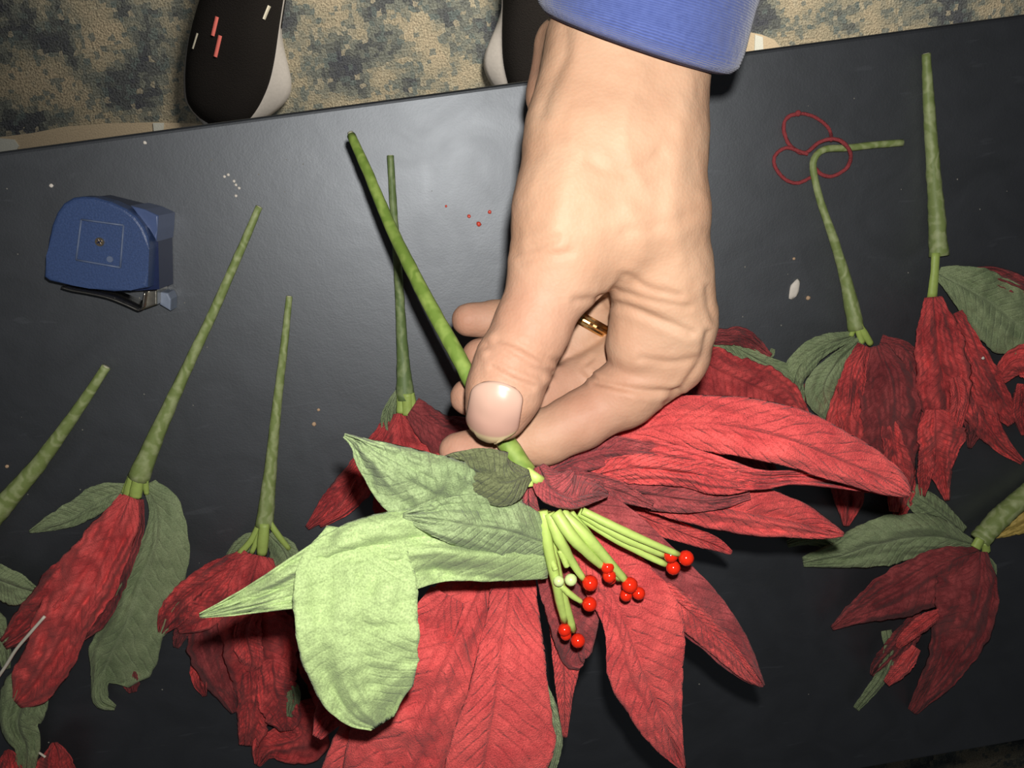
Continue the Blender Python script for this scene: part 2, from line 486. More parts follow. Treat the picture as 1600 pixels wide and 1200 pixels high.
def ball(name, c, r, parent, mat, sub=2, squash=(1, 1, 1), origin=None):
    bm = bmesh.new()
    bmesh.ops.create_icosphere(bm, subdivisions=sub, radius=1.0)
    for v in bm.verts:
        v.co = Vector((v.co.x * r * squash[0] + c[0], v.co.y * r * squash[1] + c[1], v.co.z * r * squash[2] + c[2]))
    return from_bm(name, bm, mat, parent, True, origin=origin)


SEED = [10]


def flower(loc_px, label, stem=None, stem_mat_=STEM, calyx=(), leaves=(), petals=(), lump=0.12, group=None):
    t = thing('poinsettia', P(loc_px[0], loc_px[1], 0), label, 'flower', group)
    if stem:
        s = tube('stem', stem, t, stem_mat_, 56, 10, lump, SEED[0])
        x, y, h, r = stem[0]
        x2, y2 = stem[1][:2]
        dd = np.array([x2 - x, y2 - y]); dd = dd / np.linalg.norm(dd)
        tube('cut_end', [(x - dd[0] * 0.8, y - dd[1] * 0.8, h, r * 0.72), (x + dd[0] * 2, y + dd[1] * 2, h, r * 0.72)], s, CUT, 3, 10)
    for c in calyx:
        tube('calyx_strip', c, t, LIME, 10, 8, 0.1, SEED[0], 0.7)
    for l in leaves:
        SEED[0] += 1
        kw = l[1] if len(l) > 1 else {}
        kw = dict(kw); mt = kw.pop('mat', LEAF)
        blade('leaf', l[0], t, mt, **{**dict(fold=0.18, pleat=0.25, crumple=1.5, seed=SEED[0]), **kw})
    for p in petals:
        SEED[0] += 1
        kw = p[1] if len(p) > 1 else {}
        kw = dict(kw); mt = kw.pop('mat', DEEP)
        kw['crumple'] = kw.get('crumple', 2.6) * 1.55
        blade('petal', p[0], t, mt, **{**dict(fold=0.38, pleat=0.4, seed=SEED[0], edge=0.15, nu=64, nv=20), **kw})
    return t


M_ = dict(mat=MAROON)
# -- left edge, stem running out of the frame
flower((-60, 900), 'cloth poinsettia cut by the left edge of the photo, bare green stem rising from it',
       [(166, 573, 4, 7), (125, 635, 5, 8.5), (60, 725, 6, 12), (0, 795, 8, 16), (-60, 870, 9, 18)], STEM,
       [[(-60, 865, 10, 7), (-70, 890, 10, 7)]],
       [([(-50, 905, 8, 10, 10), (-10, 905, 9, 24, 26), (30, 918, 9, 20, 28), (58, 925, 7, 6, 10)],),
        ([(-60, 930, 7, 14, 14), (-20, 975, 7, 28, 28), (5, 1010, 6, 12, 20), (12, 1045, 5, 4, 8)],)],
       [([(-70, 880, 12, 20, 20), (-110, 960, 16, 40, 40), (-150, 1060, 8, 6, 6)],), ([(-55, 900, 14, 16, 16), (-70, 980, 16, 30, 30), (-60, 1060, 8, 4, 4)],)])
# -- bottom left corner
flower((60, 1250), 'cloth poinsettia in the bottom left corner, only a green leaf and red petal tips showing',
       [(60, 1420, 4, 12), (62, 1340, 6, 14), (64, 1300, 8, 15)], STEM, [],
       [([(75, 1040, 6, 12, 14), (45, 1085, 8, 34, 45), (28, 1130, 9, 36, 30), (42, 1168, 8, 22, 20), (40, 1215, 6, 10, 16), (40, 1260, 5, 4, 6)], dict(crumple=2.5)),],
       [([(70, 1290, 12, 30, 30), (85, 1225, 14, 34, 36), (88, 1185, 12, 26, 24), (85, 1160, 8, 4, 4)],),
        ([(50, 1290, 12, 24, 24), (20, 1230, 14, 24, 24), (14, 1185, 10, 14, 14), (10, 1172, 8, 3, 3)],)])
# -- second stem from the left: closed red bloom, broad green leaf
flower((205, 800), 'closed cloth poinsettia with one long red petal beside a broad green leaf',
       [(405, 323, 4, 5.5), (372, 400, 4.5, 6.5), (330, 495, 5, 7.5), (285, 590, 6, 9), (240, 690, 8, 13), (216, 748, 10, 17)], STEM,
       [[(208, 745, 11, 8), (200, 775, 11, 9)], [(216, 750, 13, 9), (211, 776, 13, 10)], [(226, 748, 11, 6), (229, 772, 10, 4)], [(203, 745, 10, 4), (193, 770, 10, 4)]],
       [([(226, 758, 9, 20, 4), (245, 800, 9, 40, 12), (243, 850, 10, 53, 24), (222, 905, 11, 70, 30), (196, 975, 11, 66, 30), (172, 1025, 9, 72, 36), (160, 1052, 8, 48, 22), (155, 1064, 7, 16, 14), (158, 1095, 6, 14, 12), (180, 1106, 5, 4, 4)], dict(fold=0.10, crumple=1.8, pleat=0.2)),
        ([(205, 764, 6, 14, 10), (160, 780, 7, 20, 24), (115, 808, 6, 14, 24), (75, 822, 5, 8, 14), (46, 831, 4, 2, 2)],)],
       [([(200, 1045, 5, 8, 8), (203, 1065, 6, 16, 14), (207, 1082, 4, 6, 5)], dict(M_)),
        ([(198, 778, 12, 16, 12), (150, 850, 15, 24, 22), (105, 920, 16, 30, 40), (50, 975, 12, 20, 34), (6, 1008, 7, 10, 12)], dict(crumple=3.2)),
        ([(215, 780, 12, 10, 10), (212, 830, 14, 12, 20), (180, 900, 14, 22, 28), (145, 965, 12, 22, 22), (128, 1000, 8, 3, 3)], dict(M_)),
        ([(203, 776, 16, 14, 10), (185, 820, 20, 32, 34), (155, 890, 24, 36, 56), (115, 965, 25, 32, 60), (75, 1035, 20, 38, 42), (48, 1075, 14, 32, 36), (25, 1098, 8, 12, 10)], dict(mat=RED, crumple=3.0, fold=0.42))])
# -- third stem: red bloom half under the pale leaf of the held flower
flower((410, 860), 'crumpled dark red cloth poinsettia partly under the pale leaf tip of the held flower',
       [(452, 463, 4, 5), (444, 540, 4.5, 6), (432, 640, 5, 7.5), (422, 740, 6, 10), (413, 822, 9, 14)], STEM,
       [[(408, 815, 10, 6), (392, 845, 11, 5), (374, 866, 11, 6)], [(411, 818, 11, 4), (399, 850, 12, 4), (393, 864, 12, 4)], [(413, 818, 12, 8), (411, 845, 13, 9), (409, 866, 13, 8)], [(420, 815, 10, 5), (436, 838, 10, 5), (452, 858, 9, 4)]],
       [([(405, 835, 6, 6, 6), (380, 850, 6, 16, 12), (352, 885, 5, 8, 8), (340, 905, 4, 2, 2)],),
        ([(420, 835, 6, 6, 6), (445, 865, 7, 22, 26), (455, 910, 7, 22, 24), (460, 960, 5, 4, 4)],),
        ([(440, 1050, 20, 6, 6), (458, 1085, 24, 12, 12), (452, 1120, 22, 4, 4)],)],
       [([(385, 872, 12, 14, 16), (330, 905, 16, 24, 24), (285, 940, 15, 24, 24), (262, 970, 10, 18, 18), (252, 990, 6, 5, 5)], dict(crumple=3.5)),
        ([(440, 880, 12, 14, 14), (485, 970, 18, 40, 40), (515, 1060, 16, 40, 40), (520, 1130, 10, 14, 14)],),
        ([(335, 960, 10, 18, 18), (318, 1020, 10, 26, 18), (313, 1060, 8, 16, 14), (320, 1088, 5, 3, 3)], dict(fold=0.2)),
        ([(395, 870, 12, 14, 14), (345, 950, 15, 40, 44), (345, 1030, 14, 44, 46), (375, 1110, 8, 14, 14)], dict(M_)),
        ([(395, 870, 16, 18, 18), (355, 920, 22, 22, 22), (315, 962, 20, 24, 26), (278, 985, 12, 6, 8)], dict(crumple=2.0)),
        ([(300, 955, 8, 6, 6), (283, 990, 8, 10, 12), (275, 1012, 5, 4, 4)], dict(M_)),
        ([(405, 868, 18, 22, 18), (390, 940, 24, 54, 44), (405, 1010, 24, 60, 56), (420, 1080, 18, 40, 44), (425, 1130, 12, 14, 20)], dict(crumple=3.6)),
        ([(455, 1100, 12, 30, 16), (470, 1150, 10, 44, 24), (420, 1170, 10, 18, 26), (402, 1196, 6, 4, 6)], dict(crumple=3)),
        ([(395, 1030, 18, 22, 20), (393, 1085, 20, 24, 22), (388, 1140, 14, 28, 16), (385, 1165, 8, 18, 12)], dict(crumple=2.5)),
        ([(425, 1030, 26, 28, 20), (430, 1080, 27, 36, 28), (445, 1120, 24, 28, 30), (448, 1142, 18, 10, 10)], dict(crumple=2.5)),
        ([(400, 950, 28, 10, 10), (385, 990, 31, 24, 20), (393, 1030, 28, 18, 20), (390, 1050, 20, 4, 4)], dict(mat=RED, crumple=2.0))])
# -- stem behind the held one
flower((635, 650), 'dark red cloth poinsettia under the held flower, its stem beside the held stem',
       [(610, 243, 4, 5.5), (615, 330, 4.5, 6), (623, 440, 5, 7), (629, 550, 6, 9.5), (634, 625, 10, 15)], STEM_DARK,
       [[(628, 615, 11, 8), (627, 645, 12, 8)], [(640, 615, 12, 8), (646, 640, 12, 7)], [(636, 615, 13, 8), (637, 648, 13, 9)]],
       [([(622, 610, 7, 4, 4), (606, 650, 8, 14, 10), (612, 690, 8, 20, 12), (625, 730, 6, 6, 6)],),],
       [([(610, 660, 8, 10, 12), (560, 735, 12, 26, 18), (520, 785, 10, 20, 18), (480, 825, 6, 4, 4)], dict(mat=DEEP)),
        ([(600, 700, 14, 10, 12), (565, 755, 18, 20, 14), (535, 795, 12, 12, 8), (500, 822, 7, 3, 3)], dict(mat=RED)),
        ([(625, 645, 12, 12, 10), (640, 720, 18, 60, 50), (650, 800, 16, 60, 60), (660, 880, 8, 6, 6)],),
        ([(642, 640, 16, 22, 14), (680, 665, 20, 22, 34), (735, 690, 20, 34, 44), (800, 720, 16, 30, 36), (850, 745, 8, 6, 6)], dict(M_))])
# -- right of the hand
flower((1090, 570), 'pleated red cloth poinsettia lying directly beneath the knuckles of the hand',
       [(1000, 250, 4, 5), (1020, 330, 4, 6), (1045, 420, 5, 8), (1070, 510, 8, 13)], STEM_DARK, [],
       [([(1075, 520, 6, 6, 6), (1130, 535, 9, 16, 18), (1190, 565, 9, 12, 20), (1235, 592, 8, 16, 20), (1255, 650, 5, 4, 4)], dict(pleat=0.8)),
        ([(1190, 560, 6, 3, 3), (1204, 555, 8, 4, 4), (1208, 545, 8, 3, 3)],)],
       [([(1085, 530, 8, 8, 8), (1130, 525, 13, 12, 14), (1165, 528, 13, 14, 14), (1205, 556, 9, 3, 3)], dict(mat=MAROON)),
        ([(1060, 555, 12, 14, 16), (1100, 620, 16, 40, 44), (1150, 690, 14, 40, 40), (1220, 760, 8, 6, 6)], dict(M_)),
        ([(1065, 540, 16, 14, 10), (1115, 575, 20, 32, 50), (1170, 600, 22, 36, 58), (1220, 625, 18, 34, 50), (1262, 665, 8, 10, 10)], dict(mat=DEEP, pleat=1.5, crumple=1.2))])
# -- bent stem
flower((1350, 540), 'drooping dark red cloth poinsettia whose stem tip is bent sideways under red thread loops',
       [(1410, 223, 4, 5.5), (1370, 226, 4, 5.5), (1325, 231, 4, 5.5), (1290, 233, 4.5, 5.5), (1273, 246, 4.5, 5.5), (1271, 268, 4.5, 5.5), (1282, 315, 4.5, 5.8), (1303, 375, 5, 7), (1322, 440, 6, 9), (1338, 515, 10, 13)], STEM,
       [[(1342, 508, 12, 6), (1353, 525, 12, 6), (1361, 538, 11, 5)], [(1336, 508, 11, 5), (1330, 525, 10, 4)], [(1340, 510, 12, 6), (1347, 536, 12, 5)]],
       [([(1335, 524, 9, 6, 6), (1290, 540, 12, 14, 18), (1252, 568, 12, 20, 20), (1240, 605, 9, 12, 14), (1248, 640, 5, 3, 3)], dict(pleat=0.6)),
        ([(1345, 530, 12, 8, 6), (1312, 562, 17, 20, 14), (1288, 605, 17, 32, 30), (1300, 640, 12, 20, 24), (1310, 658, 7, 4, 4)], dict(pleat=0.5))],
       [([(1290, 575, 7, 8, 8), (1268, 605, 8, 12, 12), (1262, 628, 5, 3, 3)], dict(M_)),
        ([(1375, 535, 10, 12, 12), (1415, 550, 14, 14, 30), (1440, 600, 12, 22, 30), (1450, 660, 8, 6, 6)], dict(M_)),
        ([(1350, 540, 12, 14, 14), (1328, 610, 18, 22, 24), (1318, 700, 16, 34, 32), (1325, 780, 10, 24, 22), (1322, 822, 6, 4, 4)],),
        ([(1410, 720, 12, 20, 20), (1412, 765, 10, 18, 18), (1405, 810, 6, 10, 10)], dict(mat=RED)),
        ([(1352, 540, 20, 8, 14), (1332, 590, 24, 20, 18), (1326, 645, 22, 16, 20), (1322, 690, 12, 5, 5)], dict(mat=DEEP)),
        ([(1370, 540, 18, 14, 16), (1388, 600, 26, 42, 44), (1392, 670, 26, 44, 46), (1398, 735, 20, 30, 30), (1402, 790, 10, 8, 8)], dict(mat=MAROON, crumple=3.2)),
        ([(1384, 650, 28, 10, 8), (1395, 690, 30, 18, 16), (1405, 745, 22, 24, 22), (1400, 800, 12, 10, 10)], dict(mat=DEEP))])
# -- upper right stem
flower((1462, 460), 'red cloth poinsettia at right below the upright stem, beside a large green leaf',
       [(1447, 84, 4, 6.5), (1451, 160, 4.5, 8.5), (1457, 250, 5, 10), (1463, 330, 6, 12), (1467, 400, 9, 14.5)], STEM,
       [[(1462, 395, 12, 7), (1460, 430, 13, 7), (1456, 465, 13, 8)]],
       [([(1465, 428, 10, 12, 8), (1505, 448, 14, 36, 30), (1555, 478, 15, 46, 56), (1600, 515, 13, 44, 52), (1660, 570, 8, 6, 6)], dict(crumple=2.2, pleat=0.5, fold=0.1))],
       [([(1520, 425, 6, 8, 8), (1560, 432, 9, 14, 14), (1620, 460, 8, 14, 14), (1680, 500, 5, 3, 3)], dict(M_)),
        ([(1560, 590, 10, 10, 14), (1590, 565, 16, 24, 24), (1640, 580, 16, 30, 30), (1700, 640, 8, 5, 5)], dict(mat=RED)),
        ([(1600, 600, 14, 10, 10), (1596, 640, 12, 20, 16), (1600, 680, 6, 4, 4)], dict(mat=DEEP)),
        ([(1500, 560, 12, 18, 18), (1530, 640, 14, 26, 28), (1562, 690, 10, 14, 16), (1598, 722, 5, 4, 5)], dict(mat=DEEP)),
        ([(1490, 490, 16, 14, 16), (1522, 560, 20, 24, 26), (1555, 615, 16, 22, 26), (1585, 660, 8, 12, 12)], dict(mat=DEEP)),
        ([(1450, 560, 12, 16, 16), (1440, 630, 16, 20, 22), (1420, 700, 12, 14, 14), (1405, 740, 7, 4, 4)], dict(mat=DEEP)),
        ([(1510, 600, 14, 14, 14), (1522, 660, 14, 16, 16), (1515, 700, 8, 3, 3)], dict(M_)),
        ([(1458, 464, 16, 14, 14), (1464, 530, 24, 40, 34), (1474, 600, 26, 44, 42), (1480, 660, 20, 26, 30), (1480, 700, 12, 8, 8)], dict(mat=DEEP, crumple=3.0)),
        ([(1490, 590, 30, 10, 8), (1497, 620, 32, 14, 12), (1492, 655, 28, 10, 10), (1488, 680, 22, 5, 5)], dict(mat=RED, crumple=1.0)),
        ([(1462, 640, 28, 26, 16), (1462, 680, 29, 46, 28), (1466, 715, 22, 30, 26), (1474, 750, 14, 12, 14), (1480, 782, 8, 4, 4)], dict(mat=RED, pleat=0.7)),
        ([(1452, 690, 22, 10, 14), (1447, 735, 16, 12, 14), (1442, 775, 8, 4, 4)], dict(mat=DEEP))])
# -- lower right
flower((1525, 855), 'wilted maroon cloth poinsettia lying alone at lower right, one pointed petal to the left',
       [(1660, 722, 5, 14), (1600, 776, 6, 15), (1562, 810, 8, 16), (1530, 845, 11, 15)], STEM,
       [[(1532, 842, 15, 8), (1524, 856, 16, 9)], [(1540, 848, 14, 6), (1541, 862, 13, 7)]],
       [([(1505, 832, 6, 10, 10), (1465, 800, 8, 20, 18), (1430, 775, 8, 20, 18), (1405, 745, 5, 6, 6)], dict(pleat=0.5)),
        ([(1520, 850, 11, 10, 8), (1450, 838, 14, 30, 34), (1370, 850, 14, 36, 40), (1310, 870, 10, 18, 24), (1255, 880, 6, 6, 10)], dict(pleat=0.7, crumple=2.2)),
        ([(1330, 860, 5, 10, 14), (1270, 840, 5, 12, 14), (1230, 850, 4, 5, 5)],),
        ([(1535, 868, 8, 6, 4), (1548, 888, 9, 9, 10), (1550, 914, 6, 4, 4)],),
        ([(1385, 985, 8, 8, 8), (1390, 1020, 12, 10, 10), (1375, 1060, 10, 10, 10), (1338, 1108, 5, 5, 6)], dict(crumple=1.0))],
       [([(1440, 960, 10, 14, 14), (1405, 1010, 13, 20, 20), (1375, 1040, 9, 12, 14), (1362, 1055, 5, 3, 3)], dict(M_)),
        ([(1530, 860, 14, 6, 6), (1470, 885, 22, 50, 30), (1400, 925, 22, 44, 34), (1345, 955, 14, 20, 22), (1300, 982, 7, 3, 4)], dict(mat=MAROON, crumple=2.4, pleat=0.9)),
        ([(1532, 862, 18, 10, 6), (1530, 910, 25, 28, 60), (1515, 970, 25, 38, 62), (1480, 1035, 18, 34, 34), (1445, 1085, 10, 18, 18), (1425, 1112, 6, 8, 8)], dict(mat=MAROON, crumple=3.0)),
        ([(1470, 955, 27, 6, 6), (1442, 975, 29, 12, 14), (1412, 1000, 22, 8, 10), (1402, 1012, 16, 3, 3)], dict(mat=RED, crumple=1.0)),
        ([(1432, 1012, 27, 8, 8), (1412, 1040, 27, 14, 14), (1385, 1068, 18, 6, 6)], dict(mat=RED, crumple=1.0))])

# ------------------------------------------------------------------ the flower held in the hand
held = thing('poinsettia', P(830, 760, 0), 'open red cloth poinsettia held in the fingers, pale leaves, red berries', 'flower')
s = tube('stem', [(549, 212, 92, 7), (575, 270, 104, 8.2), (612, 358, 122, 9.5), (660, 455, 148, 11), (712, 550, 170, 12.5), (760, 640, 186, 14), (800, 705, 195, 16), (826, 748, 201, 19)], held, STEM_BRIGHT, 70, 12, 0.10, 3)
tube('cut_end', [(547.5, 208, 91.4, 5), (550, 214, 92.6, 5)], s, CUT, 3, 10)
for c in ([(822, 735, 209, 8), (838, 748, 211, 9), (848, 750, 209, 6)], [(815, 735, 208, 7), (806, 752, 209, 6), (803, 762, 209, 5)], [(818, 735, 211, 8), (817, 752, 212, 8), (814, 766, 211, 6)], [(824, 738, 210, 9), (826, 760, 211, 8)]):
    tube('calyx_strip', c, held, LIME, 10, 8, 0.1, 5, 0.7)
HP = [
    # upper right sweep
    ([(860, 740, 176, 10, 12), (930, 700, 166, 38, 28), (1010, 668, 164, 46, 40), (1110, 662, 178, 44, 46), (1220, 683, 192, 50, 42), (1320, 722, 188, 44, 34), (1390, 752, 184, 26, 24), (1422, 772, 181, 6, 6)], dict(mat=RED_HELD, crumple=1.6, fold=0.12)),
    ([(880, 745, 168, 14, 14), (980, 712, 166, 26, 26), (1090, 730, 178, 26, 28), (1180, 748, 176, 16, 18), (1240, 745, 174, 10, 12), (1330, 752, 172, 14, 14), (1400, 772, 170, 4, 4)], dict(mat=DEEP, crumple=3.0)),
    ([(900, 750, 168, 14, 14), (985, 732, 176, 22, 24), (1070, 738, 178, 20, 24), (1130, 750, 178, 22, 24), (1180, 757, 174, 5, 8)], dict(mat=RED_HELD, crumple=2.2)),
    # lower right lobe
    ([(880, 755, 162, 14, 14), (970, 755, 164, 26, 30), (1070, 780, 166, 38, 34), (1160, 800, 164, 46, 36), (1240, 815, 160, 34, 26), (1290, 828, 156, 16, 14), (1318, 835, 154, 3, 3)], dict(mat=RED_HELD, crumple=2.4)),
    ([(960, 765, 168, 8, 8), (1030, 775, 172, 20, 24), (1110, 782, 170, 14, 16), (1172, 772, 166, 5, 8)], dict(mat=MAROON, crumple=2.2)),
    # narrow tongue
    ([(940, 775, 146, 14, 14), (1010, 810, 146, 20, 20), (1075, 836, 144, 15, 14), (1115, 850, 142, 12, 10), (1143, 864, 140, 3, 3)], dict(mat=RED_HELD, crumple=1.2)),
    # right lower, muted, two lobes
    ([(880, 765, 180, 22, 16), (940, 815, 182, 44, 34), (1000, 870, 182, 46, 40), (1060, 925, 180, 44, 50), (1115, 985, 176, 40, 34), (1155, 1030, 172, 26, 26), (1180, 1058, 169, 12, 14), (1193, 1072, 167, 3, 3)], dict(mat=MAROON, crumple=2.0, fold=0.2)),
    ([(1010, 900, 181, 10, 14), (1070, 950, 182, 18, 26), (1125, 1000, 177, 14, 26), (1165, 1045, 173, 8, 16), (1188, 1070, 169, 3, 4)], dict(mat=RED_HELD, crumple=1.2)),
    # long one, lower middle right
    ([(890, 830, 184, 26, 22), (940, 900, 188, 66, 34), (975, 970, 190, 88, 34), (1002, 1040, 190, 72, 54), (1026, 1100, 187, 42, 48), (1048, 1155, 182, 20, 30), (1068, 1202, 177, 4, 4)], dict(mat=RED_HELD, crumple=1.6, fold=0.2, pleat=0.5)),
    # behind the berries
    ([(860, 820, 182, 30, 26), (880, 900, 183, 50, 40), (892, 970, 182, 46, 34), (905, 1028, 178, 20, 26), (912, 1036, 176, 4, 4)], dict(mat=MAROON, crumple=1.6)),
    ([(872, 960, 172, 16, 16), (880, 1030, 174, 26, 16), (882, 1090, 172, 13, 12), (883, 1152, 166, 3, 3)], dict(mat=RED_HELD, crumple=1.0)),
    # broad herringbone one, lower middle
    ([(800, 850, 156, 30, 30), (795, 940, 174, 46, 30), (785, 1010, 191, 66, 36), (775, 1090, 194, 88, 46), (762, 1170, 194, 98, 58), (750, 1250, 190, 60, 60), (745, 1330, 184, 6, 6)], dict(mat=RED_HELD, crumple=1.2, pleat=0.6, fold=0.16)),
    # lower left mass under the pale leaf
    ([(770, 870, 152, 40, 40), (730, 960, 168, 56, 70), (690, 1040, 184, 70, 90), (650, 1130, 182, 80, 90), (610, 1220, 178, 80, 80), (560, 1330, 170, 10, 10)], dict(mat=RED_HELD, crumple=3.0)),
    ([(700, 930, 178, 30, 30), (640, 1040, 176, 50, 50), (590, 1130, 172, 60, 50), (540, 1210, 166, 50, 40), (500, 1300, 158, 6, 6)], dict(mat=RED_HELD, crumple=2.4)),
    ([(640, 990, 150, 20, 20), (570, 1060, 144, 30, 30), (520, 1110, 138, 26, 26), (495, 1152, 134, 8, 8)], dict(mat=DEEP, crumple=2.0)),
    # muted bases of the upper petals
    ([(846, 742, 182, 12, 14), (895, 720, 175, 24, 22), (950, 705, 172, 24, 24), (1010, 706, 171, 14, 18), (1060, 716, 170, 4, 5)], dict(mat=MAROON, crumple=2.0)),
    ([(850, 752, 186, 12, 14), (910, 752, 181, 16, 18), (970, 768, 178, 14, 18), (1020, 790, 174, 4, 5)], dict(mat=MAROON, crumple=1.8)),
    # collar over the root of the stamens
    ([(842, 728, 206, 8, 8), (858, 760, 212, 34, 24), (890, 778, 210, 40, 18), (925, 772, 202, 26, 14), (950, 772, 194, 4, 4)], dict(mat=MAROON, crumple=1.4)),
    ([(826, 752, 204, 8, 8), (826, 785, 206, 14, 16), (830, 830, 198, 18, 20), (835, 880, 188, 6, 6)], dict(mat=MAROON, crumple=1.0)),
]
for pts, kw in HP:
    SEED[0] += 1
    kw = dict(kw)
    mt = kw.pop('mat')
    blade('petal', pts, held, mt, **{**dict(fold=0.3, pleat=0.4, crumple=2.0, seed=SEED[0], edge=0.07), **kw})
HL = [
    ([(856, 850, 205, 30, 30), (800, 832, 214, 44, 50), (735, 820, 221, 40, 48), (680, 812, 224, 26, 30), (630, 806, 222, 4, 4)], dict(mat=LEAF_HALF_SHADE, fold=0.4, crumple=2.4)),
    ([(828, 742, 213, 8, 8), (790, 752, 219, 40, 44), (750, 738, 219, 34, 40), (712, 728, 215, 24, 22), (672, 728, 210, 4, 4)], dict(mat=LEAF_SHADE, fold=0.35)),
    ([(815, 800, 208, 20, 20), (720, 790, 218, 60, 66), (640, 750, 222, 60, 52), (585, 712, 222, 34, 26), (560, 690, 220, 16, 8), (538, 680, 218, 3, 3)], dict(crumple=3.0, mat=LEAF_HALF_SHADE, fold=0.35)),
    ([(858, 868, 203, 36, 44), (780, 862, 211, 46, 56), (680, 855, 220, 56, 60), (580, 868, 226, 70, 62), (500, 900, 228, 48, 50), (420, 930, 226, 26, 30), (360, 950, 223, 12, 16), (312, 962, 220, 3, 3)], dict(crumple=3.0, fold=0.22)),
    ([(570, 830, 222, 60, 60), (560, 900, 232, 92, 96), (556, 980, 236, 98, 96), (562, 1050, 237, 94, 78), (580, 1100, 234, 74, 56), (598, 1130, 229, 22, 22)], dict(crumple=1.6, fold=0.12)),
]
for pts, kw in HL:
    SEED[0] += 1
    kw = dict(kw)
    mt = kw.pop('mat', LEAF_PALE)
    blade('leaf', pts, held, mt, **{**dict(fold=0.15, pleat=0.25, crumple=1.6, seed=SEED[0], edge=0.04), **kw})
blade('leaf', [(848, 1070, 165, 8, 8), (866, 1125, 166, 10, 12), (868, 1170, 164, 10, 12), (850, 1240, 158, 3, 3)], held, LEAF, fold=0.2, seed=77)
# stamens: taped green rods, each ending in red beads
ST = [
    ([(905, 800, 204, 7), (960, 832, 206, 8), (1010, 855, 206, 7), (1038, 867, 205, 6)], [(1048, 868, 206, 11.5, 0)]),
    ([(910, 798, 207, 6), (965, 825, 209, 7), (1020, 850, 209, 6), (1060, 866, 207, 5)], [(1072, 872, 207, 12.5, 0)]),
    ([(902, 804, 202, 6), (955, 838, 204, 7), (1005, 865, 204, 6), (1040, 882, 204, 5)], [(1052, 887, 204, 11.5, 0)]),
    ([(878, 800, 206, 9), (915, 838, 209, 10), (945, 870, 208, 8), (978, 908, 205, 6)], [(984, 914, 206, 13, 0), (998, 927, 204, 10.5, 0)]),
    ([(868, 800, 208, 10), (895, 840, 211, 10), (925, 870, 209, 8), (942, 886, 207, 6)], [(949, 886, 208, 11, 0), (952, 900, 208, 11, 0)]),
    ([(890, 802, 204, 8), (925, 845, 205, 8), (950, 880, 205, 7), (968, 905, 203, 6)], [(978, 930, 203, 10, 0), (955, 905, 204, 8, 0)]),
    ([(858, 802, 206, 9), (875, 845, 208, 9), (895, 880, 206, 7), (912, 905, 205, 5)], [(922, 911, 206, 13, 0)]),
    ([(848, 798, 205, 8), (856, 850, 206, 9), (870, 915, 204, 8), (882, 970, 200, 7)], [(882, 984, 201, 10.5, 0), (884, 992, 200, 9, 0)]),
    ([(854, 800, 203, 7), (864, 860, 204, 8), (880, 930, 202, 7), (896, 985, 199, 6)], [(903, 1001, 200, 11.5, 0)]),
    ([(876, 915, 205, 5), (893, 930, 205, 5), (908, 940, 204, 4)], [(921, 944, 204, 12, 0)]),
    ([(860, 870, 206, 5), (868, 890, 207, 5)], [(873, 908, 207, 9, 1)]),
    ([(875, 860, 208, 5), (886, 885, 208, 5)], [(892, 906, 208, 10, 1)]),
]
for rows, beads in ST:
    st = tube('stamen', rows, held, LIME, 16, 8, 0.15, SEED[0])
    SEED[0] += 1
    for bx, by, bh, br, green in beads:
        c = P(bx, by, bh)
        ball('bud' if green else 'berry', c, br * scale_at(bx, by, bh), st, BUD if green else BERRY)

# ------------------------------------------------------------------ the hand: one continuous surface from blended round cones
def C(px, py, h, r):
    p = P(px, py, h)
    return (p, r * scale_at(px, py, h))


def chain(rows):
    cs = [C(*r) for r in rows]
    return [(cs[i], cs[i + 1]) for i in range(len(cs) - 1)]


G_BODY = [
    chain([(1100, -330, 150, 110), (1020, -60, 155, 118), (985, 60, 169, 92)]),
    chain([(935, 70, 170, 78), (905, 210, 180, 82), (885, 320, 188, 80), (880, 395, 189, 72)]),
    chain([(1030, 90, 174, 80), (1020, 220, 180, 82), (1022, 330, 183, 82), (1036, 430, 183, 74)]),
    chain([(970, 110, 173, 85), (955, 250, 182, 85), (960, 350, 186, 76)]),
    chain([(870, 70, 150, 36), (858, 150, 152, 32), (870, 250, 155, 40)]),
    chain([(980, 140, 145, 90), (980, 300, 148, 90), (980, 420, 148, 70)]),
]
G_THUMB = [chain([(882, 385, 190, 70), (862, 440, 192, 62), (832, 510, 196, 57), (802, 570, 200, 57), (786, 615, 202, 56), (777, 642, 202, 48)])]
G_INDEX = [
    chain([(1036, 425, 183, 74), (1052, 500, 182, 64), (1046, 552, 179, 62)]),
    chain([(1010, 470, 182, 52), (1000, 540, 181, 54)]),
    chain([(1044, 556, 179, 60), (975, 615, 179, 50), (905, 658, 180, 42)]),
    chain([(905, 658, 180, 42), (850, 684, 181, 40), (780, 698, 181, 36), (716, 705, 180, 30)]),
]
G_MID = [chain([(1020, 440, 150, 50), (1000, 530, 148, 44), (930, 588, 154, 40), (850, 615, 160, 36), (790, 620, 164, 33), (732, 620, 165, 29)])]
G_RING = [chain([(985, 420, 142, 46), (935, 470, 142, 40), (893, 545, 144, 37), (820, 562, 150, 33), (750, 556, 154, 28)])]
G_PINKY = [chain([(960, 400, 130, 44), (900, 460, 128, 34), (840, 496, 132, 31), (780, 500, 137, 29), (732, 500, 140, 27)])]


def cone_d(X, a, b):
    (pa, ra), (pb, rb) = a, b
    ab = (pb - pa).astype(np.float32)
    dx = X - pa.astype(np.float32)
    t = np.clip((dx @ ab) / float(ab @ ab), 0, 1)
    return np.linalg.norm(dx - t[..., None] * ab, axis=-1) - (ra + (rb - ra) * t)


def smin(a, b, k):
    h = np.clip(0.5 + 0.5 * (b - a) / k, 0, 1)
    return b * (1 - h) + a * h - k * h * (1 - h)


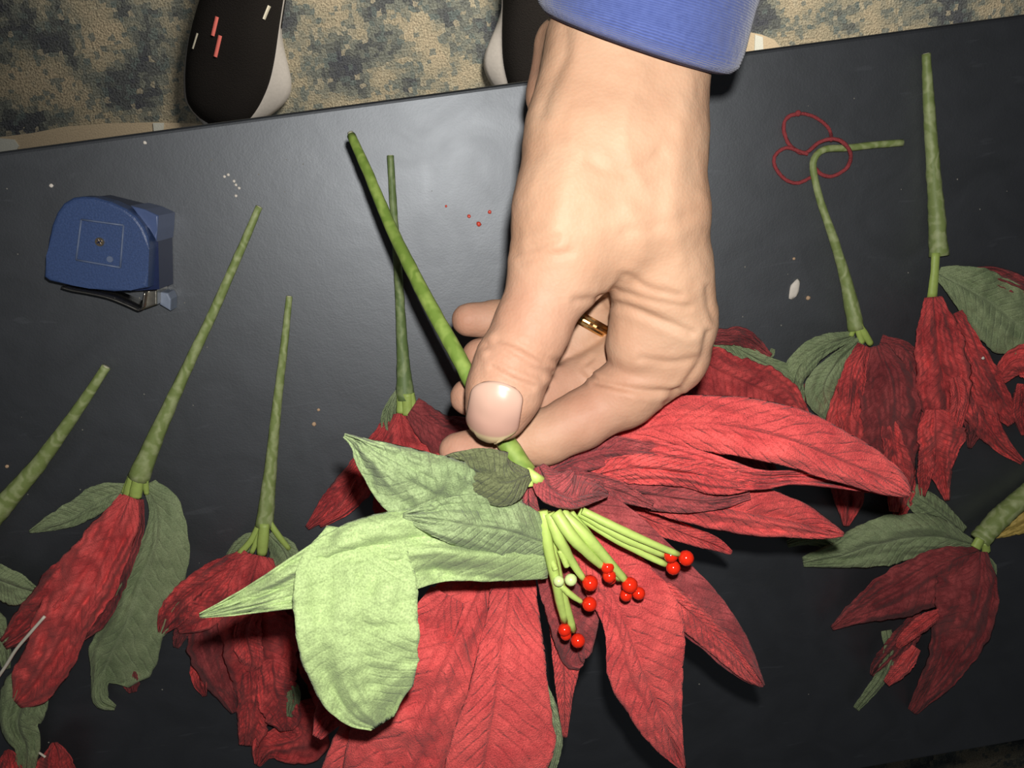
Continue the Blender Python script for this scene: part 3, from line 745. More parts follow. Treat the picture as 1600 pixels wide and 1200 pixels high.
def group_d(X, chains, k):
    d = None
    for ch in chains:
        dc = None
        for a, b_ in ch:
            q = cone_d(X, a, b_)
            dc = q if dc is None else smin(dc, q, 0.004)
        d = dc if d is None else smin(d, dc, k)
    return d


def hand_d(X):
    body = group_d(X, G_BODY, 0.012)
    th = group_d(X, G_THUMB, 0.004)
    d = smin(body, th, 0.009)
    ix = group_d(X, G_INDEX[:2], 0.004)
    d = smin(d, ix, 0.004)
    ix2 = group_d(X, G_INDEX[2:], 0.005)
    d = smin(d, ix2, 0.0016)
    for g in (G_MID, G_RING, G_PINKY):
        d = smin(d, group_d(X, g, 0.004), 0.0012)
    return d


def surface_nets(lo, hi, vox):
    n = np.ceil((hi - lo) / vox).astype(int) + 1
    ax = [(lo[i] + vox * np.arange(n[i])).astype(np.float32) for i in range(3)]
    D = np.empty(tuple(n), np.float32)
    for i0 in range(0, n[0], 16):
        X = np.stack(np.meshgrid(ax[0][i0:i0 + 16], ax[1], ax[2], indexing='ij'), axis=-1)
        D[i0:i0 + 16] = hand_d(X)
    ins = D < 0
    c = np.zeros(tuple(n - 1), np.int8)
    for dx in (0, 1):
        for dy in (0, 1):
            for dz in (0, 1):
                c += ins[dx:n[0] - 1 + dx, dy:n[1] - 1 + dy, dz:n[2] - 1 + dz]
    act = (c > 0) & (c < 8)
    idx = np.full(act.shape, -1, np.int64)
    cells = np.argwhere(act)
    idx[act] = np.arange(len(cells))
    acc = np.zeros((len(cells), 3)); cnt = np.zeros(len(cells))
    cor = [(a, b_, c_) for a in (0, 1) for b_ in (0, 1) for c_ in (0, 1)]
    for A in cor:
        for ax_ in range(3):
            if A[ax_]: continue
            B = list(A); B[ax_] = 1
            da = D[cells[:, 0] + A[0], cells[:, 1] + A[1], cells[:, 2] + A[2]]
            db = D[cells[:, 0] + B[0], cells[:, 1] + B[1], cells[:, 2] + B[2]]
            x_ = (da < 0) != (db < 0)
            t = np.where(x_, da / np.where(x_, da - db, 1), 0)
            p = np.array(A, float)[None, :].repeat(len(cells), 0)
            p[:, ax_] += t
            acc += p * x_[:, None]; cnt += x_
    V = lo + vox * (cells + acc / cnt[:, None])
    F = []
    for ax_ in range(3):
        u, w = (ax_ + 1) % 3, (ax_ + 2) % 3
        sl0 = [slice(1, n[i] - 1) for i in range(3)]; sl0[ax_] = slice(0, n[ax_] - 1)
        sl1 = list(sl0); sl1[ax_] = slice(1, n[ax_])
        a, b_ = ins[tuple(sl0)], ins[tuple(sl1)]
        for flip, msk in ((0, a & ~b_), (1, ~a & b_)):
            e_ = np.argwhere(msk) + np.array([0 if i == ax_ else 1 for i in range(3)])
            def at(du, dw):
                q = e_.copy(); q[:, u] -= du; q[:, w] -= dw
                return idx[q[:, 0], q[:, 1], q[:, 2]]
            quad = np.stack([at(1, 1), at(0, 1), at(0, 0), at(1, 0)], axis=1)
            if flip: quad = quad[:, ::-1]
            F.append(quad[(quad >= 0).all(axis=1)])
    return V, np.concatenate(F)


allc = [c for g in (G_BODY, G_THUMB, G_INDEX, G_MID, G_RING, G_PINKY) for ch in g for ab in ch for c in ab]
lo = np.min([p - r for p, r in allc], axis=0) - 0.004
hi = np.max([p + r for p, r in allc], axis=0) + 0.004
HV, HF = surface_nets(lo, hi, 0.0008)
# relax a little
E_ = np.concatenate([HF[:, [0, 1]], HF[:, [1, 2]], HF[:, [2, 3]], HF[:, [3, 0]]])
deg = np.bincount(E_.ravel(), minlength=len(HV)).astype(float)
for it in range(6):
    s_ = np.zeros_like(HV)
    for k in range(3):
        s_[:, k] = np.bincount(E_[:, 0], HV[E_[:, 1], k], len(HV)) + np.bincount(E_[:, 1], HV[E_[:, 0], k], len(HV))
    HV = HV * 0.4 + (s_ / deg[:, None]) * 0.6


def hand_normals(V, eps=0.0012):
    V32 = V.astype(np.float32)
    g = np.stack([hand_d(V32 + np.eye(3, dtype=np.float32)[k] * eps) - hand_d(V32 - np.eye(3, dtype=np.float32)[k] * eps) for k in range(3)], axis=1)
    return g / (np.linalg.norm(g, axis=1)[:, None] + 1e-9)


HN = hand_normals(HV)
to_cam = CAM_POS - HV
to_cam /= np.linalg.norm(to_cam, axis=1)[:, None]
facing = (HN * to_cam).sum(1)
# the place of each point of the skin as the photograph sees it, for laying the creases on the skin
loc_c = (HV - CAM_POS) @ ROT
HPX = np.stack([800 + F_PX * loc_c[:, 0] / -loc_c[:, 2], 600 - F_PX * loc_c[:, 1] / -loc_c[:, 2]], axis=1)


def near_line(line):
    d = np.full(len(HV), 1e9); 
    L_ = spline([(x, y, 0) for x, y in line], 24)[:, :2]
    for i in range(len(L_) - 1):
        a, b_ = L_[i], L_[i + 1]
        ab = b_ - a
        t = np.clip(((HPX - a) @ ab) / (ab @ ab), 0, 1)
        d = np.minimum(d, np.linalg.norm(HPX - a - t[:, None] * ab, axis=1))
    return d


CREASES = [  # line over the skin, half width, depth in mm, height from which it lies on the upper finger
    ([(762, 540), (790, 552), (830, 575), (864, 582)], 6, 0.75, 185), ([(766, 555), (800, 572), (845, 590)], 5, 0.6, 185),
    ([(778, 530), (810, 540), (850, 562), (872, 566)], 6, 0.6, 185), ([(770, 575), (800, 592), (830, 604)], 5, 0.5, 185),
    ([(900, 470), (950, 462), (975, 430)], 6, 0.5, 165),
    ([(940, 468), (985, 482), (1030, 500), (1080, 520)], 6, 0.7, 165), ([(960, 455), (1020, 470), (1075, 480)], 5, 0.4, 165),
    ([(985, 430), (1010, 450), (1060, 462)], 6, 0.5, 165),
    ([(932, 596), (975, 606), (1015, 612), (1060, 612)], 5, 0.9, 160), ([(1000, 560), (1050, 566), (1085, 560)], 5, 0.35, 160),
    ([(1040, 630), (1070, 600), (1096, 560), (1106, 520)], 5, 0.6, 150), ([(1106, 450), (1108, 480), (1116, 500)], 5, 0.4, 150),
    ([(884, 50), (880, 90), (860, 130), (846, 175)], 10, 0.6, 150),
    ([(808, 395), (840, 385), (870, 372)], 7, 0.5, 165), ([(812, 410), (850, 400), (890, 395)], 6, 0.35, 165),
    ([(925, 560), (912, 574), (926, 590)], 4, 0.5, 130),
    ([(925, 255), (960, 268), (1000, 262), (1030, 240)], 9, 0.35, 150), ([(980, 360), (1040, 350), (1090, 330)], 9, 0.3, 150),
]
disp = np.zeros(len(HV))
for line, w, dep, hmin in CREASES:
    d = near_line(line)
    g = np.exp(-(d / w) ** 2) - 0.35 * np.exp(-((d - 2.2 * w) / (1.2 * w)) ** 2)
    disp -= dep * 0.001 * g * (facing > 0.05) * ((HV[:, 2] - TABLE_Z) * 1000 > hmin - 30)
# tendons, veins and the slack of the skin
for i in range(len(HV)):
    p = HV[i]
    disp[i] += 0.00035 * noise.noise(Vector(p * 85)) + 0.00016 * noise.noise(Vector(p * 260))
for line, w, dep in (([(1075, 120), (1060, 220), (1050, 330), (1060, 400)], 20, 0.9), ([(985, 330), (1005, 380), (985, 420)], 14, 0.5),
                     ([(1000, 110), (975, 190), (985, 250), (1010, 300)], 13, 0.45), ([(900, 230), (880, 310), (868, 380)], 22, 0.8)):
    d = near_line(line)
    disp += dep * 0.001 * np.exp(-(d / w) ** 2) * (facing > 0.1)
HV2 = HV + HN * disp[:, None]
# tone: pinker at fingertips and palm side; also darkens the thumb, offsetting the flash
tone = np.zeros(len(HV))
for px, py, h, r in ((830, 510, 196, 100), (800, 580, 200, 100), (775, 650, 206, 80), (1050, 560, 174, 70), (980, 600, 176, 80), (720, 704, 186, 90), (732, 620, 165, 60), (732, 500, 140, 60), (750, 556, 154, 60), (1000, 540, 174, 75), (920, 650, 182, 90), (850, 600, 160, 80), (855, 120, 152, 50), (810, 330, 180, 60)):
    c = P(px, py, h); rr = r * scale_at(px, py, h)
    tone = np.maximum(tone, np.exp(-(np.linalg.norm(HV - c, axis=1) / rr) ** 2))

m, N, L, b = mat_new('skin')
at = N.new('ShaderNodeAttribute'); at.attribute_name = 'tone'
mx = N.new('ShaderNodeMix'); mx.data_type = 'RGBA'
mx.inputs['A'].default_value = (0.50, 0.312, 0.200, 1); mx.inputs['B'].default_value = (0.43, 0.228, 0.153, 1)
L.new(at.outputs['Fac'], mx.inputs['Factor'])
tc = N.new('ShaderNodeTexCoord')
nt = N.new('ShaderNodeTexNoise'); nt.inputs['Scale'].default_value = 70.0; nt.inputs['Detail'].default_value = 5.0
L.new(tc.outputs['Object'], nt.inputs['Vector'])
r2 = N.new('ShaderNodeValToRGB')
r2.color_ramp.elements[0].position = 0.35; r2.color_ramp.elements[0].color = (0.93, 0.87, 0.84, 1)
r2.color_ramp.elements[1].position = 0.65; r2.color_ramp.elements[1].color = (1.0, 1.0, 1.0, 1)
L.new(nt.outputs['Fac'], r2.inputs[0])
mm = N.new('ShaderNodeMix'); mm.data_type = 'RGBA'; mm.blend_type = 'MULTIPLY'; mm.inputs['Factor'].default_value = 1.0
L.new(mx.outputs['Result'], mm.inputs['A']); L.new(r2.outputs[0], mm.inputs['B'])
L.new(mm.outputs['Result'], b.inputs['Base Color'])
b.inputs['Roughness'].default_value = 0.6
b.inputs['Specular IOR Level'].default_value = 0.3
b.inputs['Subsurface Weight'].default_value = 0.12
b.inputs['Subsurface Radius'].default_value = (1.0, 0.35, 0.2)
b.inputs['Subsurface Scale'].default_value = 0.003
vn = N.new('ShaderNodeTexVoronoi'); vn.inputs['Scale'].default_value = 900.0
L.new(tc.outputs['Object'], vn.inputs['Vector'])
bp = N.new('ShaderNodeBump'); bp.inputs['Strength'].default_value = 0.18; bp.inputs['Distance'].default_value = 0.0004
L.new(vn.outputs['Distance'], bp.inputs['Height']); L.new(bp.outputs['Normal'], b.inputs['Normal'])
SKIN = m

person = thing('person', P(985, 60, 130), 'left hand in blue sleeve pinching a flower stem, gold ring on finger', 'person')
hand = make('arm_and_hand', HV2, HF.tolist(), SKIN, person, True, cols=tone)

# thumbnail: a curved plate laid on the skin
bvh = BVHTree.FromPolygons([Vector(v) for v in HV2], HF.tolist())
m, N, L, b = mat_new('fingernail')
tc = N.new('ShaderNodeTexCoord'); uv = N.new('ShaderNodeSeparateXYZ'); L.new(tc.outputs['UV'], uv.inputs[0])
rp = N.new('ShaderNodeValToRGB')
e = rp.color_ramp.elements
e[0].position = 0.0; e[0].color = (0.50, 0.33, 0.25, 1)
e[1].position = 1.0; e[1].color = (0.58, 0.46, 0.25, 1)
x = e.new(0.72); x.color = (0.45, 0.26, 0.20, 1)
x = e.new(0.84); x.color = (0.46, 0.27, 0.20, 1)
x = e.new(0.875); x.color = (0.58, 0.46, 0.26, 1)
L.new(uv.outputs['Y'], rp.inputs[0]); L.new(rp.outputs[0], b.inputs['Base Color'])
b.inputs['Roughness'].default_value = 0.28
NAIL = m


def nail(base, tip, half, n=18, bulge=0.00035):
    bx, by = base; tx, ty = tip
    ax_ = np.array([tx - bx, ty - by], float)
    side = np.array([-ax_[1], ax_[0]]) / np.linalg.norm(ax_)
    V, U, F = [], [], []
    for i in range(n + 1):
        v = i / n
        for j in range(-n, n + 1):
            t = j / n
            # rounded outline
            prof = (1 - max(0, (v - 0.72) / 0.28) ** 2.2 * 0.55) * (1 - max(0, (0.22 - v) / 0.22) ** 2 * 0.35)
            endv = v * (1 - 0.13 * t * t) + 0.07 * t * t * (1 - v)
            q = np.array([bx, by]) + ax_ * endv + side * half * prof * t
            d = P(q[0], q[1], 150) - CAM_POS
            hit = bvh.ray_cast(Vector(CAM_POS), Vector(d).normalized())
            if hit[0] is None:
                hit = bvh.find_nearest(Vector(P(q[0], q[1], 203)))
            lift = 0.00045 * (1 - t ** 6) - 0.0003 * (v < 0.03) - 0.0002 * (abs(t) > 0.97)
            V.append(np.array(hit[0]) + np.array(hit[1]) * (lift + bulge * v)); U.append((t, v + 0.10 * t ** 4 * (v > 0.4)))
    k = 2 * n + 1
    for i in range(n):
        for j in range(k - 1):
            F.append([i * k + j, i * k + j + 1, (i + 1) * k + j + 1, (i + 1) * k + j])
    V = np.array(V)
    nn = np.cross(V[F[0][1]] - V[F[0][0]], V[F[0][3]] - V[F[0][0]])
    if nn[2] < 0: F = [f[::-1] for f in F]
    o = make('thumbnail', V, F, NAIL, hand, True, U, solid=0.0006, offset=-0.5)
    o['label'] = 'pink thumbnail with a cream tip'
    return o


nail((780, 597), (764, 691), 40)

# gold ring
GOLD = plain('ring_gold', (0.75, 0.52, 0.24), 0.25, 1.0, var=0.1)
pa = P(935, 470, 142); pb = P(893, 545, 144)
axis = (pb - pa) / np.linalg.norm(pb - pa)
cen = pa * 0.56 + pb * 0.44
ra = 39.5 * scale_at(920, 500, 143)
u_ = np.cross(axis, [0, 0, 1.0]); u_ /= np.linalg.norm(u_); w_ = np.cross(axis, u_)
V, F = [], []
NS, prof = 48, [(-2.3, -0.3), (-2.3, 0.5), (-1.6, 1.0), (-0.9, 0.8), (-0.3, 1.3), (0.4, 1.3), (1.0, 0.8), (1.7, 1.0), (2.3, 0.5), (2.3, -0.3)]
for i in range(NS):
    th = 2 * math.pi * i / NS
    dr = u_ * math.cos(th) + w_ * math.sin(th)
    for a_, o_ in prof:
        o2 = o_ + (0.25 if abs(a_) < 0.5 and i % 2 else 0)
        V.append(cen + axis * a_ * 0.001 + dr * (ra + o2 * 0.001))
k = len(prof)
for i in range(NS):
    for j in range(k):
        F.append([i * k + j, i * k + (j + 1) % k, ((i + 1) % NS) * k + (j + 1) % k, ((i + 1) % NS) * k + j])
ring = make('finger_ring', V, F, GOLD, person, False)
ring['label'] = 'gold finger ring'

# sleeve
m, N, L, b = mat_new('blue_knit')
tc = N.new('ShaderNodeTexCoord')
uv = N.new('ShaderNodeMapping'); uv.inputs['Scale'].default_value = (90.0, 110.0, 1.0)
L.new(tc.outputs['UV'], uv.inputs['Vector'])
w1 = N.new('ShaderNodeTexWave'); w1.bands_direction = 'Y'; w1.inputs['Scale'].default_value = 0.6; w1.inputs['Distortion'].default_value = 2.0; w1.inputs['Detail'].default_value = 2.0
L.new(uv.outputs[0], w1.inputs['Vector'])
nt = N.new('ShaderNodeTexNoise'); nt.inputs['Scale'].default_value = 500.0; nt.inputs['Detail'].default_value = 3
L.new(tc.outputs['Object'], nt.inputs['Vector'])
rp = N.new('ShaderNodeValToRGB')
rp.color_ramp.elements[0].position = 0.2; rp.color_ramp.elements[0].color = (0.046, 0.068, 0.21, 1)
rp.color_ramp.elements[1].position = 0.8; rp.color_ramp.elements[1].color = (0.080, 0.112, 0.30, 1)
ad = N.new('ShaderNodeMath'); ad.operation = 'MULTIPLY_ADD'; ad.inputs[1].default_value = 0.35; ad.inputs[2].default_value = 0.0
L.new(w1.outputs['Fac'], ad.inputs[0])
a2 = N.new('ShaderNodeMath'); a2.operation = 'ADD'
L.new(ad.outputs[0], a2.inputs[0])
hm = N.new('ShaderNodeMath'); hm.operation = 'MULTIPLY'; hm.inputs[1].default_value = 0.7
L.new(nt.outputs['Fac'], hm.inputs[0]); L.new(hm.outputs[0], a2.inputs[1])
L.new(a2.outputs[0], rp.inputs[0]); L.new(rp.outputs[0], b.inputs['Base Color'])
b.inputs['Roughness'].default_value = 0.9
b.inputs['Specular IOR Level'].default_value = 0.2
b.inputs['Sheen Weight'].default_value = 0.3
bp = N.new('ShaderNodeBump'); bp.inputs['Strength'].default_value = 0.6; bp.inputs['Distance'].default_value = 0.0008
L.new(a2.outputs[0], bp.inputs['Height']); L.new(bp.outputs['Normal'], b.inputs['Normal'])
KNIT = m
# rows: the two side points of each ring of the sleeve (x, y), height, half thickness in mm
SL = [((858, 20), (1124, 108), 172, 26), ((846, 6), (1142, 106), 172, 30), ((842, -10), (1152, 82), 172, 32), ((840, -60), (1168, 20), 170, 34), ((850, -140), (1200, -70), 166, 36), ((880, -300), (1260, -240), 158, 39), ((930, -480), (1330, -420), 152, 42)]
rows = []
for (l_, r_, h_, t_) in SL:
    rows.append([*l_, *r_, h_, t_])
S = spline(rows, 46)
NS = 64
LEAN = 1.0
V, U, F = [], [], []
for i, r in enumerate(S):
    pl, pr = P(r[0], r[1], r[4]), P(r[2], r[3], r[4])
    c = (pl + pr) / 2; hw = np.linalg.norm(pr - pl) / 2; sd = (pr - pl) / (2 * hw)
    upv = np.array([0, 0, 1.0]); upv = upv - sd * np.dot(upv, sd); upv /= np.linalg.norm(upv)
    for j in range(NS):
        th = 2 * math.pi * j / NS
        wob = 1 + 0.012 * noise.noise(Vector((i * 0.16, math.cos(th) * 1.6, math.sin(th) * 1.6)))
        lean = 0.0065 * math.exp(-(i / 9.0) ** 2) * math.sin(th)
        V.append(c + lean * np.cross(sd, upv) * LEAN + sd * hw * math.cos(th) * wob + upv * r[5] * 0.001 * math.sin(th) * wob); U.append((j / NS, i / 46))
for i in range(len(S) - 1):
    for j in range(NS):
        F.append([i * NS + j, i * NS + (j + 1) % NS, (i + 1) * NS + (j + 1) % NS, (i + 1) * NS + j])
sl = make('sleeve', V, F, KNIT, person, True, U, solid=0.0015)
sl['label'] = 'blue knit sleeve cuff'

# ------------------------------------------------------------------ shoes
SHOE_K = plain('black_shoe_mesh', (0.011, 0.0095, 0.009), 0.9, bump=1.0, bscale=700, var=0.4, spec=0.2)
SHOE_GLOSS = plain('black_shoe_overlay', (0.014, 0.013, 0.018), 0.35, var=0.2)
SOLE = plain('white_foam_sole', (0.40, 0.385, 0.37), 0.7, bump=0.15, bscale=300)
PINK = plain('coral_lace_bar', (0.85, 0.20, 0.17), 0.6)
SILVER = plain('silver_reflective_strip', (0.75, 0.72, 0.60), 0.35, 0.2)


def shoe(toe, ankle, label, mirror=1):
    t0 = P(*toe, -TABLE_Z * 1000); t1 = P(*ankle, -TABLE_Z * 1000)
    t0[2] = t1[2] = 0.0
    y = (t1 - t0) / np.linalg.norm(t1 - t0); xx = np.array([y[1], -y[0], 0]) * mirror
    sh = thing('shoe', t0 + y * 0.14, label, 'shoe', None)
    #     s(mm) left right top
    sec = [(0, 8, 8, 26), (6, 24, 22, 36), (18, 40, 34, 44), (40, 48, 43, 50), (70, 53, 48, 56), (100, 54, 47, 64), (140, 50, 42, 76), (180, 42, 38, 92), (220, 38, 36, 104), (255, 34, 32, 106), (280, 22, 22, 104), (288, 8, 8, 98)]
    S = spline([(s, 0, l, r, h) for s, l, r, h in sec], 48)
    W = lambda s, x_, z: t0 + y * s * 0.001 + xx * x_ * 0.001 + np.array([0, 0, z * 0.001])
    V, F = [], []
    NP = 22
    for s, _, l, r, h in S:
        for j in range(NP + 1):
            th = math.pi * j / NP
            c_, s_ = math.cos(th), math.sin(th)
            xq = (abs(c_) ** 0.75) * (r if c_ > 0 else -l)
            V.append(W(s, xq, 14 + (h - 14) * abs(s_) ** 0.75))
    k = NP + 1
    for i in range(len(S) - 1):
        for j in range(NP):
            F.append([i * k + j, i * k + j + 1, (i + 1) * k + j + 1, (i + 1) * k + j])
    F.append(list(range(k))); F.append([(len(S) - 1) * k + j for j in range(k)][::-1])
    up = make('upper', V, F, SHOE_K, sh, True)
    # sole, a rounded slab that flares outward under the forefoot and the heel
    V, F = [], []
    for s, _, l, r, h in S:
        fl_ = -3 + 26 * math.exp(-((s - 70) / 46) ** 2) + 16 * math.exp(-((s - 230) / 40) ** 2)
        fm_ = -3 + 1 * math.exp(-((s - 70) / 50) ** 2)
        ring_ = [(-(l + fm_), 2), (-(l + fm_ + 2), 12), (-(l + 1), 26), (-(l - 6), 31), (r - 6, 31), (r + 1, 27), (r + fl_ * 0.8, 20), (r + fl_, 12), (r + fl_ - 2, 2)]
        for x_, z in ring_: V.append(W(s * 1.0 + (-4 if s < 5 else 0), x_, z))
    k = 9
    for i in range(len(S) - 1):
        for j in range(k):
            F.append([i * k + j, i * k + (j + 1) % k, (i + 1) * k + (j + 1) % k, (i + 1) * k + j])
    F.append(list(range(k))); F.append([(len(S) - 1) * k + j for j in range(k)][::-1])
    so = make('sole', V, F, SOLE, sh, True)
    so['label'] = 'white foam sole'
    # laid on the upper: two coral bars and two reflective strips
    bv = BVHTree.FromPolygons([Vector(v) for v in (np.array([vv.co for vv in up.data.vertices]) + np.array(world_loc(up)))], [list(p.vertices) for p in up.data.polygons])

    def bar(name, s0, x0, s1, x1, w, mt):
        V, F = [], []
        n = 8
        for i in range(n + 1):
            s = s0 + (s1 - s0) * i / n; x_ = x0 + (x1 - x0) * i / n
            for dx, dz in ((-w, 0), (-w * 0.6, 1.6), (w * 0.6, 1.6), (w, 0)):
                q = W(s, x_ + dx, 200)
                hit = bv.ray_cast(Vector(q), Vector((0, 0, -1)))
                z = hit[0].z if hit[0] else q[2] - 0.12
                V.append(np.array([q[0], q[1], z + dz * 0.001]))
        for i in range(n):
            for j in range(3): F.append([i * 4 + j, i * 4 + j + 1, (i + 1) * 4 + j + 1, (i + 1) * 4 + j])
        return make(name, V, F, mt, sh, True)
    if mirror > 0:
        bar('lace_bar', 101, -19, 122, -17.5, 2.2, PINK)['label'] = 'coral lace bar'
        bar('lace_bar', 80, -12, 104, -10.5, 2.2, PINK)['label'] = 'coral lace bar'
    else:
        bar('lace_bar', 146, -33, 158, -31, 2.0, PINK)['label'] = 'coral lace bar'
    bar('reflective_strip', 80, -41, 98, -38, 1.3, SILVER)['label'] = 'silver reflective strip'
    bar('reflective_strip', 138, 31, 154, 33, 1.3, SILVER)['label'] = 'silver reflective strip'
    return sh


shoe((346, 203), (400, -10), 'black mesh sneaker with white sole, coral lace marks and its toe by the table edge')
shoe((848, 190), (830, -60), 'black sneaker mostly hidden behind the wrist, thin grey sole at its left', -1)

# ------------------------------------------------------------------ tape measure
BLUE = plain('blue_speckled_plastic', (0.048, 0.085, 0.205), 0.42, bump=0.25, bscale=1100, var=0.35)
BLUE_D = plain('navy_plastic_band', (0.012, 0.022, 0.075), 0.35, var=0.2)
BLUE_L = plain('pale_blue_plastic', (0.085, 0.125, 0.26), 0.3, var=0.1)
STEEL = plain('brushed_steel', (0.60, 0.57, 0.50), 0.3, 1.0, bump=0.2, bscale=300)
SCREW = plain('brass_screw', (0.78, 0.62, 0.40), 0.3, 1.0)
TRIM = plain('grey_label_rim', (0.13, 0.17, 0.27), 0.5)
GREY_TAB = plain('grey_blue_rubber_tab', (0.22, 0.26, 0.34), 0.5)
tape = thing('tape_measure', P(160, 400, 0), 'blue plastic tape measure with a metal hook lying on the black table at left', 'tape measure')


def prism(name, px, h0, h1, mat, parent, taper=0.0, bev=0.0):
    """Footprint read at height h1, extruded down to h0"""
    top = [P(x, y, h1) for x, y in px]
    n = len(top)
    cen_ = np.mean(top, axis=0)
    bm = bmesh.new()
    vt = [bm.verts.new(p) for p in top]
    vb = [bm.verts.new((p[0] + (p[0] - cen_[0]) * taper, p[1] + (p[1] - cen_[1]) * taper, TABLE_Z + h0 / 1000)) for p in top]
    ft = bm.faces.new(vt); bm.faces.new(vb[::-1])
    for i in range(n): bm.faces.new([vt[(i + 1) % n], vt[i], vb[i], vb[(i + 1) % n]])
    if bev:
        bm.edges.ensure_lookup_table()
        es = [e_ for e_ in ft.edges]
        bmesh.ops.bevel(bm, geom=es, offset=bev, segments=3, profile=0.5, affect='EDGES')
    return from_bm(name, bm, mat, parent, False)


face = [(68, 433), (72, 400), (80, 352), (88, 332), (98, 318), (113, 309), (128, 307), (146, 308), (172, 315), (196, 326), (212, 338), (224, 354), (231, 370), (233, 390), (232, 420), (230, 450), (204, 454), (177, 456), (140, 451), (113, 446), (76, 439)]
prism('case', face, 21, 31, BLUE, tape, 0.0, 0.0018)
band = [(70, 432), (78, 370), (92, 330), (113, 312), (146, 308), (203, 322), (228, 336), (247, 366), (249, 452), (177, 456), (113, 446)]
prism('case_band', band, 1, 21.5, BLUE_D, tape, 0.01)
prism('corner_block', [(203, 321), (226, 327), (247, 337), (246, 358), (244, 378), (234, 358), (222, 340)], 0.6, 26, BLUE_L, tape, 0.0, 0.0008)
# raised square rim, screw and round boss on the face
sq = [(127, 343), (193, 352), (188, 418), (119, 406)]
for i in range(4):
    a, b_ = sq[i], sq[(i + 1) % 4]
    tube('label_rim', [(*a, 31.2, 1.6), (*b_, 31.2, 1.6)], tape, TRIM, 4, 6)
c = P(156, 378, 31)
bm = bmesh.new()
bmesh.ops.create_cone(bm, cap_ends=True, segments=20, radius1=8 * scale_at(156, 378, 31), radius2=6.5 * scale_at(156, 378, 31), depth=0.0014, matrix=Matrix.Translation(Vector(c)))
scr = from_bm('screw', bm, SCREW, tape)
for ang in (0.3, 0.3 + math.pi / 2):
    bm = bmesh.new()
    bmesh.ops.create_cube(bm, size=1.0, matrix=Matrix.Translation(Vector((c[0], c[1], c[2] + 0.00075))) @ Matrix.Rotation(ang, 4, 'Z') @ Matrix.Diagonal((0.0026, 0.0005, 0.0004, 1)))
    from_bm('screw_slot', bm, BLUE_D, scr)
c = P(172, 405, 31)
bm = bmesh.new()
bmesh.ops.create_cone(bm, cap_ends=True, segments=16, radius1=5.5 * scale_at(172, 405, 31), radius2=4.8 * scale_at(172, 405, 31), depth=0.001, matrix=Matrix.Translation(Vector(c)))
from_bm('boss', bm, TRIM, tape)


def ribbon(name, rows, h0, h1, mat, thick=0.0008):
    """A strip of metal standing on edge: rows x, y along it"""
    S = spline([(x, y, 0) for x, y in rows], 30)
    V, F = [], []
    for x, y, _ in S:
        V.append(P(x, y, h1)); q = P(x, y, h1); V.append(np.array([q[0], q[1], TABLE_Z + h0 / 1000]))
    for i in range(29): F.append([2 * i, 2 * i + 1, 2 * i + 3, 2 * i + 2])
    return make(name, V, F, mat, tape, True, solid=thick)


ribbon('belt_clip', [(95, 449), (112, 454), (140, 459), (170, 466), (200, 478), (216, 485), (222, 482), (224, 470), (226, 456)], 4, 21, STEEL)
prism('end_hook', [(224, 455), (245, 453), (245, 476), (226, 483)], 1, 17, STEEL, tape, 0.0, 0.0006)
prism('hook_tab', [(249, 456), (262, 458), (267, 468), (266, 486), (249, 476)], 0.5, 11, GREY_TAB, tape, 0.0, 0.0008)

# ------------------------------------------------------------------ thread loops and small things on the table
def thread(name, rows, r, parent, mat):
    return tube(name, [(x, y, h, r) for x, y, h in rows], parent, mat, 70, 8, 0.35, 9)


th_ = thing('red_thread', P(1270, 232, 0), 'loose loops of fuzzy red thread around the bent stem tip', 'thread')
thread('strand', [(1243, 179, 2), (1234, 181, 1.5), (1226, 190, 1.5), (1225, 205, 1.5), (1231, 222, 1.5), (1240, 232, 1.5), (1252, 239, 1.8), (1264, 236, 1.8), (1276, 225, 5), (1292, 218, 8.5), (1308, 218, 9), (1321, 226, 9), (1329, 240, 7), (1326, 258, 2), (1313, 270, 1.5), (1297, 276, 1.5), (1283, 272, 1.5), (1275, 264, 1.3), (1268, 258, 1.3)], 3.1, th_, THREAD)
thread('strand', [(1246, 178, 2), (1258, 178, 1.5), (1275, 184, 1.5), (1291, 196, 1.5), (1298, 208, 2), (1299, 219, 9.5)], 2.7, th_, THREAD)
thread('strand', [(1262, 241, 3), (1248, 236, 2.6), (1232, 231, 2.6), (1219, 235, 1.5), (1210, 246, 1.5), (1211, 260, 1.5), (1221, 275, 1.5), (1234, 284, 1.5), (1247, 286, 1.5), (1260, 281, 1.3), (1268, 276, 1.2)], 2.9, th_, THREAD)
ball('knot', P(1247, 177, 2.4), 5 * scale_at(1247, 177, 2), th_, THREAD, 2)

w_ = tube('white_wire', [(70, 963, 29, 2.4), (48, 988, 29, 2.6), (25, 1015, 27, 2.6), (8, 1042, 25, 2.6), (-20, 1082, 22, 2.4)], None, WHITE_WIRE, 24, 8)
tag(w_, 'short cream wire lying across the long red petal at far left', 'wire')
w2 = tube('white_wire', [(61, 1176, 11, 1.6), (71, 1183, 13, 1.8)], None, WHITE_WIRE, 6, 8)
tag(w2, 'tiny cream wire end between the bottom left leaf and a red petal', 'wire')

SCRAP = plain('frayed_gold_cloth', (0.55, 0.40, 0.10), 0.6, bump=0.8, bscale=500, var=0.4)
sc_ = blade('fabric_scrap', [(1552, 840, 4, 3, 3), (1575, 828, 5, 16, 11), (1600, 816, 6, 22, 16), (1640, 800, 5, 24, 24), (1680, 790, 3, 4, 4)], None, SCRAP, fold=0.05, crumple=0.8, seed=91, edge=0.35)
tag(sc_, 'frayed gold cloth scrap under the thick green stem at the right edge', 'scrap')


